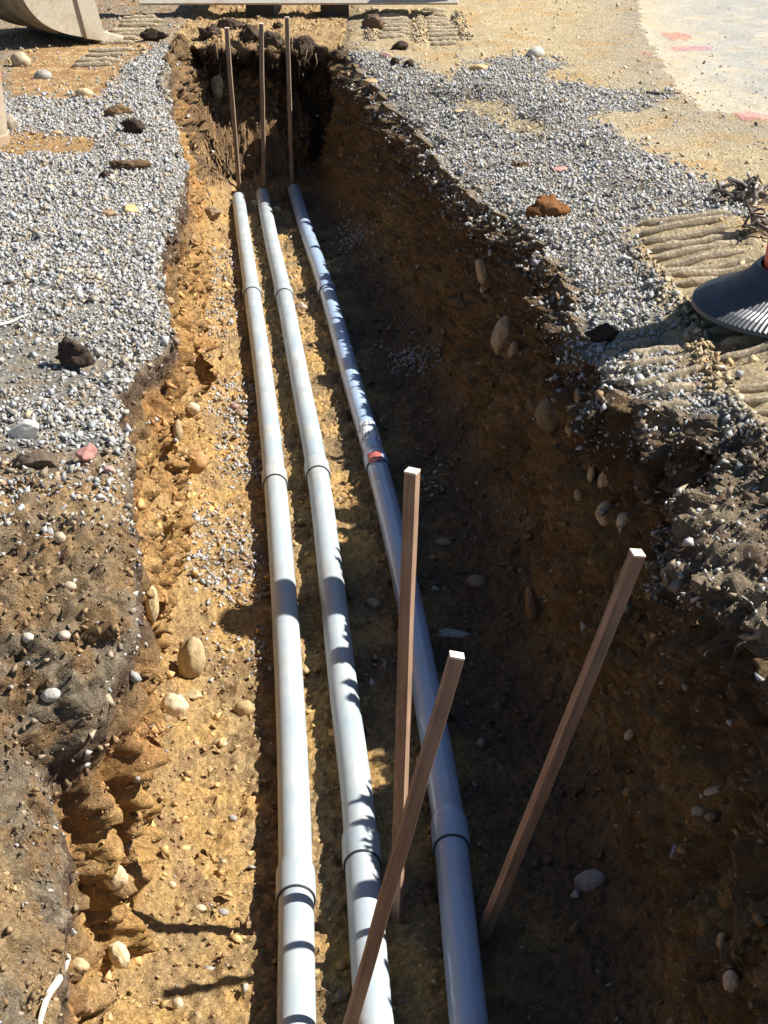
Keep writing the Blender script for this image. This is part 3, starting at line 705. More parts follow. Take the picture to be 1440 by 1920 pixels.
# ---------------------------------------------------------------- conduit pipes
PIPES = [  # centre line in the photograph, joints (y of the dark ring)
    dict(pts=[(558,2060), (556,1900), (555,1690), (551,1500), (543,1300), (531,1100), (516,910), (496,720), (473,552), (458,450), (447,372)], joints=[1684, 908, 553], mat='pvc',
         label='grey plastic conduit nearest the sunlit left trench wall', name='left'),
    dict(pts=[(716,2060), (700,1900), (684,1690), (670,1500), (645,1300), (620,1080), (596,890), (564,720), (533,555), (509,450), (492,364)], joints=[1618, 892, 556], mat='pvc',
         label='middle grey plastic conduit of the three, half in shadow', name='mid'),
    dict(pts=[(894,2060), (877,1900), (856,1690), (838,1520), (800,1300), (757,1080), (709,880), (662,720), (614,548), (577,440), (551,357)], joints=[1588, 878, 548], mat='pvc_clean_shade',
         label='glossy grey conduit in the shade, nearest the right trench wall', name='right')]
PR, BR = 0.0625, 0.0715
def spline(pts, n):
    out = []
    for i in range(len(pts) - 1):
        p0, p1, p2, p3 = pts[max(i-1, 0)], pts[i], pts[i+1], pts[min(i+2, len(pts)-1)]
        for k in range(n):
            t = k / n
            out.append(0.5 * ((2*p1) + (-p0+p2)*t + (2*p0-5*p1+4*p2-p3)*t*t + (-p0+3*p1-3*p2+p3)*t**3))
    out.append(pts[-1]); return out
def m_label_text():
    m, nt, b = new_mat('printed_label'); co = N(nt, 'ShaderNodeTexCoord').outputs['Generated']
    mp = N(nt, 'ShaderNodeMapping'); mp.inputs['Scale'].default_value = (9, 3, 1); nt.links.new(co, mp.inputs['Vector'])
    br = N(nt, 'ShaderNodeTexNoise'); br.inputs['Scale'].default_value = 1.6; br.inputs['Detail'].default_value = 2; nt.links.new(mp.outputs[0], br.inputs['Vector'])
    r = ramp(nt, br.outputs[0], [(0.52, (0.72, 0.74, 0.76)), (0.57, (0.2, 0.23, 0.28))])
    nt.links.new(r.outputs[0], b.inputs['Base Color']); b.inputs['Roughness'].default_value = 0.5
    return m
M['print'] = m_label_text()
M['redlabel'] = plain('red_print', (0.36, 0.10, 0.085), 0.5, sc=45, var=0.6)
for pd in PIPES:
    ctrl = [unp_floor(a, b, PR + 0.012) for a, b in pd['pts']]
    path = spline(ctrl, 14)
    ylist = [proj(np.array([*p]))[1] for p in path]
    def at_py(y):
        for i in range(len(path) - 1):
            if ylist[i] >= y >= ylist[i+1]:
                t = (ylist[i] - y) / (ylist[i] - ylist[i+1] + 1e-9); return i + t
        return 0.0
    def pos(s):
        i = int(min(max(s, 0), len(path) - 1.001)); return path[i].lerp(path[i+1], s - i)
    root = empty('conduit_pipe', ctrl[1]); tag(root, pd['label'], 'pipe', 'three conduits laid on the trench floor')
    off = root.location.copy()
    js = [0.0] + [at_py(y) for y in pd['joints']] + [len(path) - 1.0001]
    for k in range(4):
        a, b_ = js[k], js[k+1]
        pts = [pos(a)] + [path[i] for i in range(int(a) + 1, int(b_) + 1)] + [pos(b_)]
        mb = MB(); rad = [PR] * len(pts)
        if k == 3:   # closed, slightly domed far end
            d = (pts[-1] - pts[-2]).normalized()
            for e, rr_ in ((0.012, 0.98), (0.022, 0.85), (0.027, 0.5), (0.028, 0.05)): pts.append(pts[-1] if False else pos(b_) + d * e); rad.append(PR * rr_)
        mb.tube(pts, rad, 40)
        sec = mb.build('pipe_section', M[pd['mat']], root, True, loc=off); sec.location = (0, 0, 0)
        if k > 0:    # bell on the camera end of the section
            d = (pos(a + 0.3) - pos(a)).normalized(); o0 = pos(a)
            mb = MB(); seq = [(-0.012, PR * 0.97), (-0.012, BR * 0.985), (-0.008, BR), (0.13, BR), (0.15, BR * 0.985), (0.175, PR * 1.03), (0.19, PR * 1.002)]
            mb.tube([o0 + d * e for e, _ in seq], [r_ for _, r_ in seq], 40, False)
            bell = mb.build('bell', M[pd['mat']], sec, True, loc=off); bell.location = (0, 0, 0)
            mb = MB(); seq = [(-0.018, PR * 1.001), (-0.018, BR * 0.955), (-0.0125, BR * 0.97), (-0.0125, PR)]
            mb.tube([o0 + d * e for e, _ in seq], [r_ for _, r_ in seq], 40, False)
            gk = mb.build('joint_ring', M['joint_ring'], sec, True, loc=off); gk.location = (0, 0, 0)
        if pd['name'] == 'right' and k == 2:
            for (ya, yb, mt, nm, wa, wb, rr_) in ((838, 806, 'print', 'printed_label', 0.15, 2.9, PR * 1.006), (884, 866, 'redlabel', 'red_label', 1.2, 2.4, BR * 1.006)):
                s0, s1 = at_py(ya), at_py(yb); mb = MB(); n1, n2 = 4, 14; vs = []
                for i in range(n1 + 1):
                    s = s0 + (s1 - s0) * i / n1; p_ = pos(s); t = (pos(s + 0.2) - pos(s - 0.2)).normalized()
                    aa = t.cross(Vector((0, 0, 1))).normalized(); bb = aa.cross(t)
                    for j in range(n2 + 1):
                        w = wa + (wb - wa) * j / n2; vs.append(p_ + (aa * math.cos(w) + bb * math.sin(w)) * rr_)
                mb.add(vs, [(i*(n2+1)+j, i*(n2+1)+j+1, (i+1)*(n2+1)+j+1, (i+1)*(n2+1)+j) for i in range(n1) for j in range(n2)])
                lb = mb.build(nm, M[mt], sec, True, loc=off); lb.location = (0, 0, 0)

# ---------------------------------------------------------------- wooden stakes
def stake(base, top, w, d, mat, label, group, twist=0.0):
    base, top = Vector(base), Vector(top); ax = (top - base); L = ax.length; ax.normalize()
    root = empty('wooden_stake', base); tag(root, label, 'stake', group)
    q = ax.to_track_quat('Z', 'Y').to_matrix()
    fwd = Vector((0, -1, 0)); fwd = (fwd - ax * fwd.dot(ax)).normalized(); rt = (-fwd).cross(ax)
    Mx = Matrix((rt, -fwd, ax)).transposed() if True else q
    Mx = Mx @ Matrix.Rotation(twist, 3, 'Z')
    root.rotation_mode = 'QUATERNION'; root.rotation_quaternion = Mx.to_quaternion()
    mb = MB(); n = 9; r = random.Random(hash(label) & 255); vs = []
    for i in range(n):
        t = i / (n - 1); z = -0.25 + (L + 0.25 - 0.004) * t; bx, by = 0.010 * math.sin(3 * t + r.random() * 1.5), 0.006 * math.sin(2.3 * t + 1)
        for sx, sy in ((-1, -1), (1, -1), (1, 1), (-1, 1)): vs.append((bx * (1 - t) + sx * w / 2, by * (1 - t) + sy * d / 2, z))
    fs = [(i*4+k, i*4+(k+1) % 4, (i+1)*4+(k+1) % 4, (i+1)*4+k) for i in range(n-1) for k in range(4)] + [(3, 2, 1, 0), ((n-1)*4, (n-1)*4+1, (n-1)*4+2, (n-1)*4+3)]
    mb.add(vs, fs); mb.build('shaft', mat, root, bevel=0.0015)
    mb = MB(); mb.box((0, 0, L - 0.002), (w / 2 * 1.01, d / 2 * 1.01, 0.003)); mb.build('cut_end', M['cut'], root)
    return root
bA = unp(738, 1728, 0); tA = unp(773, 882, 1.0); k = (bA.y - 0.03) / tA.y
dA = ray(773, 882); tA = cam_p + dA * ((bA.y - 0.05) / dA.y)
stake(bA, tA, 0.039, 0.037, M['stake'], 'upright brown wooden stake standing between the middle and right conduits', 'rough sawn stakes at the near end', -0.42)
bC = unp(640, 1965, 0); dC = ray(857, 1228); tC = cam_p + dC * ((bC.y - 0.02) / dC.y)
stake(bC, tC, 0.041, 0.034, M['stake'], 'brown stake leaning right, crossing in front of the middle conduit', 'rough sawn stakes at the near end', 0.05)
bD = unp(902, 1760, 0); dD = ray(1196, 1036); tD = cam_p + dD * ((bD.y - 0.19) / dD.y)
stake(bD, tD, 0.039, 0.037, M['stake'], 'brown stake leaning far right against the shaded right trench wall', 'rough sawn stakes at the near end', 0.30)
for (bx, by, tx, ty, lb) in ((447, 372, 425, 52, 'thin grey stake behind the end of the left conduit'), (493, 366, 490, 44, 'thin grey stake behind the end of the middle conduit'),
                             (546, 362, 538, 32, 'thin grey stake behind the end of the right conduit, reaching highest')):
    b_ = unp_floor(bx, by); b_.y += 0.07; d_ = ray(tx, ty); t_ = cam_p + d_ * ((b_.y - 0.03) / d_.y)
    stake(b_, t_, 0.040, 0.036, M['stake_far'], lb, 'thin stakes at the far pipe ends', -0.12)

# ---------------------------------------------------------------- traffic cone with a tyre ring base, right edge
def traffic_cone():
    p = unp(1522, 580, 1.50); g = drop(p.x, p.y)
    root = empty('traffic_cone', (p.x, p.y, 1.50)); tag(root, 'orange traffic drum in a ribbed black tyre base at the right edge', 'traffic cone')
    # ring: sidewall of a truck tyre, ribbed
    seg, prof = 390, [(0.52, 0.0), (0.535, 0.012), (0.53, 0.03), (0.48, 0.055), (0.42, 0.075), (0.36, 0.105), (0.30, 0.150), (0.27, 0.19), (0.255, 0.205), (0.243, 0.20), (0.243, 0.15), (0.243, 0.0)]
    vs = []
    for i, (r, z) in enumerate(prof):
        for k in range(seg):
            a = 2 * math.pi * k / seg
            rib = 0.003 * (1 if k % 3 else -1) if 2 <= i <= 7 else 0
            vs.append((r * math.cos(a), r * math.sin(a), z + rib))
    n = len(prof)
    mb = MB(); mb.add(vs, [(i*seg+k, i*seg+(k+1) % seg, ((i+1) % n)*seg+(k+1) % seg, ((i+1) % n)*seg+k) for i in range(n) for k in range(seg)])
    mb.build('tyre_ring_base', M['rubber'], root)
    mb = MB(); mb.lathe([(0.0, 0.05), (0.235, 0.05), (0.228, 0.22), (0.215, 0.40), (0.203, 0.405), (0.200, 0.60), (0.197, 0.80), (0.195, 1.12), (0.18, 1.22), (0.08, 1.28), (0.0, 1.28)], 64)
    body = mb.build('drum_body', M['orange'], root, True)
    for z0, z1 in ((0.50, 0.62), (0.76, 0.88)):
        mb = MB(); ra = np.interp([z0, z1], [0.405, 0.6, 0.8, 1.0], [0.203, 0.20, 0.197, 0.195]) + 0.002
        mb.lathe([(ra[0] - 0.004, z0), (ra[0], z0), (ra[1], z1), (ra[1] - 0.004, z1)], 64); mb.build('reflective_band', M['refl'], body, True)
    mb = MB(); mb.tube([(-0.07, 0, 1.24), (-0.07, 0, 1.32), (-0.03, 0, 1.36), (0.03, 0, 1.36), (0.07, 0, 1.32), (0.07, 0, 1.24)], 0.016, 12); mb.build('handle', M['orange'], root, True)
traffic_cone()
# weathered post on the far left edge of the view
def left_post():
    p = unp(-46, 262, 1.25)
    root = empty('barricade_post', (p.x, p.y, drop(p.x, p.y).z)); tag(root, 'weathered orange and white tapered post cut off by the left edge', 'barricade post')
    mb = MB(); mb.lathe([(0.0, -0.02), (0.245, -0.02), (0.245, 0.06), (0.235, 0.07), (0.226, 0.45)], 48); mb.build('white_band', steel_mat('dirty_white_plastic', (0.36, 0.30, 0.22), (0.34, 0.18, 0.09), 0.9, 0.8), root, True)
    mb = MB(); mb.lathe([(0.222, 0.45), (0.228, 0.452), (0.17, 1.25), (0.12, 1.3), (0.0, 1.3)], 48); mb.build('orange_body', steel_mat('faded_orange', (0.50, 0.17, 0.08), (0.5, 0.36, 0.25), 0.9, 0.7), root, True)
left_post()

# ---------------------------------------------------------------- excavator bucket, far left
def bucket():
    p = unp(192, 78, 1.17); zb = 1.17
    root = empty('excavator_bucket', (p.x, p.y, zb)); tag(root, 'pale steel excavator bucket resting on the ground, curved back towards us, far left', 'bucket')
    root.rotation_euler = (0, 0, R(-50))
    # side profile (u towards the opening, z up); the opening faces local +y, the width runs along local -x
    ctrl = [Vector((0.0, 0.03, 0)), Vector((-0.24, 0.07, 0)), Vector((-0.48, 0.14, 0)), Vector((-0.68, 0.25, 0)), Vector((-0.83, 0.42, 0)), Vector((-0.90, 0.62, 0)), Vector((-0.86, 0.86, 0)), Vector((-0.68, 1.04, 0)), Vector((-0.30, 1.10, 0))]
    prof = [(v.x, v.y) for v in spline(ctrl, 4)]; n = len(prof); wd = 1.3
    inn = []
    for i in range(n):
        a, b = prof[max(i-1, 0)], prof[min(i+1, n-1)]; t = Vector((b[0]-a[0], b[1]-a[1])).normalized(); inn.append((prof[i][0] + t.y * 0.025, prof[i][1] - t.x * 0.025))
    mb = MB(); vs = [(x, u, z) for pr in (prof, inn) for (u, z) in pr for x in (-0.03, -wd + 0.03)]
    fs = [(2*i, 2*i+1, 2*i+3, 2*i+2) for i in range(n-1)] + [(2*n+2*i, 2*n+2*i+2, 2*n+2*i+3, 2*n+2*i+1) for i in range(n-1)] + [(0, 2*n, 2*n+1, 1), (2*n-2, 2*n-1, 4*n-1, 4*n-2)]
    fs += [(2*i, 2*i+2, 2*n+2*i+2, 2*n+2*i) for i in range(n-1)] + [(2*i+1, 2*n+2*i+1, 2*n+2*i+3, 2*i+3) for i in range(n-1)]
    mb.add(vs, fs); sh = mb.build('shell', M['steel_brown'], root, True)
    for k in range(3):   # wear straps wrapped over the back
        x = -0.30 - 0.36 * k; mb = MB(); sel = range(6, n - 12); vs = []
        for i in sel:
            a, b = prof[i-1], prof[i+1]; t = Vector((b[0]-a[0], b[1]-a[1])).normalized(); q = (prof[i][0] - t.y * 0.02, prof[i][1] + t.x * 0.02)
            vs += [(x - 0.05, prof[i][0], prof[i][1]), (x - 0.05, *q), (x + 0.05, *q), (x + 0.05, prof[i][0], prof[i][1])]
        m_ = len(sel); mb.add(vs, [(4*i+a, 4*i+a+1, 4*i+a+5, 4*i+a+4) for i in range(m_-1) for a in range(3)] + [(0, 1, 2, 3), (4*m_-4, 4*m_-3, 4*m_-2, 4*m_-1)])
        mb.build('wear_strap', M['steel_brown'], sh)
    for x in (0.0, -wd):
        mb = MB(); vs = [(x - 0.015, u, z) for u, z in prof] + [(x + 0.015, u, z) for u, z in prof]
        mb.add(vs, [tuple(range(n)), tuple(range(2*n-1, n-1, -1))] + [(i, n + i, n + (i+1) % n, (i+1) % n) for i in range(n)]); mb.build('side_plate', M['steel'], root)
        mb = MB(); q = [(-0.20, 0.05), (0.03, 0.0), (-0.10, 0.5), (-0.26, 1.10), (-0.44, 1.10), (-0.31, 0.55)]
        vs = [(x - 0.03, u, z) for u, z in q] + [(x + 0.04, u, z) for u, z in q]
        mb.add(vs, [tuple(range(6)), tuple(range(11, 5, -1))] + [(i, 6 + i, 6 + (i+1) % 6, (i+1) % 6) for i in range(6)]); mb.build('side_cutter', M['steel'], root, bevel=0.006)
    mb = MB(); mb.box((-wd / 2, -0.06, 0.035), (wd / 2 - 0.035, 0.12, 0.022)); mb.build('cutting_edge', M['dark_steel'], root, bevel=0.004)
    for k in range(5):
        x = -0.06 - k * 0.295; mb = MB()
        mb.add([(x - 0.06, 0.04, 0.0), (x + 0.06, 0.04, 0.0), (x + 0.06, 0.04, 0.10), (x - 0.06, 0.04, 0.10), (x - 0.04, 0.27, -0.01), (x + 0.04, 0.27, -0.01), (x + 0.04, 0.27, 0.02), (x - 0.04, 0.27, 0.02),
                (x - 0.06, -0.06, 0.0), (x + 0.06, -0.06, 0.0), (x + 0.06, -0.06, 0.10), (x - 0.06, -0.06, 0.10)],
               [(4,5,6,7), (0,1,5,4), (1,2,6,5), (2,3,7,6), (3,0,4,7), (0,8,9,1), (1,9,10,2), (2,10,11,3), (3,11,8,0), (8,11,10,9)])
        mb.build('tooth', M['steel'], root, bevel=0.012)
bucket()
# wide blade behind the far end
def blade():
    a = unp(264, 34, 1.15); b = unp(858, 34, 1.15); y = a.y; xm = (a.x + b.x) / 2; hw = (b.x - a.x) / 2
    root = empty('dozer_blade', (xm, y, 1.13)); tag(root, 'wide pale steel machine blade beyond the far end of the trench', 'blade')
    root.rotation_euler = (0, 0, R(0.6))
    zb = 0.17
    mb = MB(); mb.box((0, 0, 0), (hw, 0.018, 0.15), Matrix.Translation((0, 0.05, zb + 0.12)) @ Matrix.Rotation(R(-42), 4, 'X')); ce = mb.build('cutting_edge', M['blade'], root, bevel=0.004)
    for k in range(9):
        x = -hw + 0.24 + k * (2 * hw - 0.48) / 8; mb = MB(); mb.tube([(x, 0.0, zb + 0.15), (x, 0.05, zb + 0.10)], 0.028, 12); mb.build('bolt', M['dark_steel'], ce, True)
    mb = MB(); vs = []; n = 12
    for k in range(n + 1):
        t = k / n; yy = 0.16 + 0.26 * math.sin(t * math.pi * 0.95); z = zb + 0.2 + 1.0 * t
        vs += [(-hw, yy, z), (hw, yy, z), (-hw, yy + 0.03, z), (hw, yy + 0.03, z)]
    fs = []
    for k in range(n):
        a_, b_ = 4*k, 4*(k+1)
        fs += [(a_, a_+1, b_+1, b_), (a_+2, b_+2, b_+3, a_+3), (a_, b_, b_+2, a_+2), (a_+1, a_+3, b_+3, b_+1)]
    fs += [(0, 2, 3, 1), (4*n, 4*n+1, 4*n+3, 4*n+2)]
    mb.add(vs, fs); mb.build('mouldboard', M['blade'], root, True)
    for s in (-1, 1):
        mb = MB(); mb.box((s * (hw - 0.02), 0.16, zb + 0.62), (0.02, 0.2, 0.45)); mb.build('end_plate', M['blade'], root)
    for s in (-0.75, 0.1):   # push arms behind it and skid shoes below
        mb = MB(); mb.box((s, 0.9, zb + 0.42), (0.09, 0.6, 0.11)); mb.build('push_arm', M['dark_steel'], root, bevel=0.01)
        mb = MB(); mb.box((s + 0.3, 0.3, 0.09), (0.16, 0.2, 0.1)); mb.build('skid_shoe', M['dark_steel'], root, bevel=0.01)
blade()

# ---------------------------------------------------------------- rocks and clods, one by one
def ico(sub):
    import bmesh
    bm = bmesh.new(); bmesh.ops.create_icosphere(bm, subdivisions=sub, radius=1.0); bm.verts.index_update()
    V = np.array([v.co[:] for v in bm.verts], np.float32); Fc = np.array([[v.index for v in f.verts] for f in bm.faces], np.int64); bm.free()
    return V, Fc
ICO4, ICO3 = ico(4), ico(3)
def rock(name, px, py, wpx, hpx, c, label, cat, kind='cobble', tilt=0.0, sink=0.3, seed=None, depth=0.8, group=None):
    seed = seed if seed is not None else int(px * 7 + py) % 9973
    p, n, dep = hit(px, py + (hpx * 0.25 if kind != 'wall' else 0))
    mpp = dep / F_PX; a, h = wpx * mpp / 2, hpx * mpp / 2 * (1.0 if kind == 'wall' else 1.05)
    V, Fc = (ICO4 if max(wpx, hpx) > 45 or kind == 'clod' else ICO3); V = V.copy()
    if kind in ('angular', 'clod'):
        r2 = random.Random(seed)
        for _ in range(17 if kind == 'angular' else 8):       # cut flat facets
            d = np.array([r2.gauss(0, 1) for _ in range(3)]); d /= np.linalg.norm(d); t = r2.uniform(0.5, 0.82)
            s = V @ d; V = V - np.where(s > t, s - t, 0)[:, None] * d
    nz = fbm(V.astype(np.float64) + seed * 1.37, 1.3, 3, seed % 97)
    amp = {'cobble': 0.2, 'wall': 0.22, 'angular': 0.12, 'clod': 0.38}[kind]
    V = V * (1 + amp * nz)[:, None]
    if kind == 'clod': V = V * (1 + 0.30 * (0.5 - worley(*(V.astype(np.float64) * 3 + seed).T, seed % 89)) + 0.22 * (0.5 - worley(*(V.astype(np.float64) * 7 + seed).T, seed % 83)))[:, None]
    V = V * np.array([a, (a + h) / 2 * depth, h])
    ct, st = math.cos(tilt), math.sin(tilt); V = np.stack([V[:, 0] * ct - V[:, 2] * st, V[:, 1], V[:, 0] * st + V[:, 2] * ct], 1)
    o = mesh_np(name, V, Fc, 3, rock_mat(c, kind == 'clod'), smooth=kind != 'angular')
    if kind == 'wall': loc = p + n * ((a + h) / 2 * depth * 0.42)
    else: loc = Vector((p.x, p.y + a * 0.3, p.z + h * (1 - 2 * sink)))
    if kind == 'wall': pass
    o.location = loc; tag(o, label, cat, group)
    return o
DK, TN, CR, PK, GY, RB, OB = (.06,.042,.032), (.42,.30,.17), (.62,.5,.33), (.42,.2,.17), (.34,.32,.29), (.24,.10,.045), (.42,.24,.10)
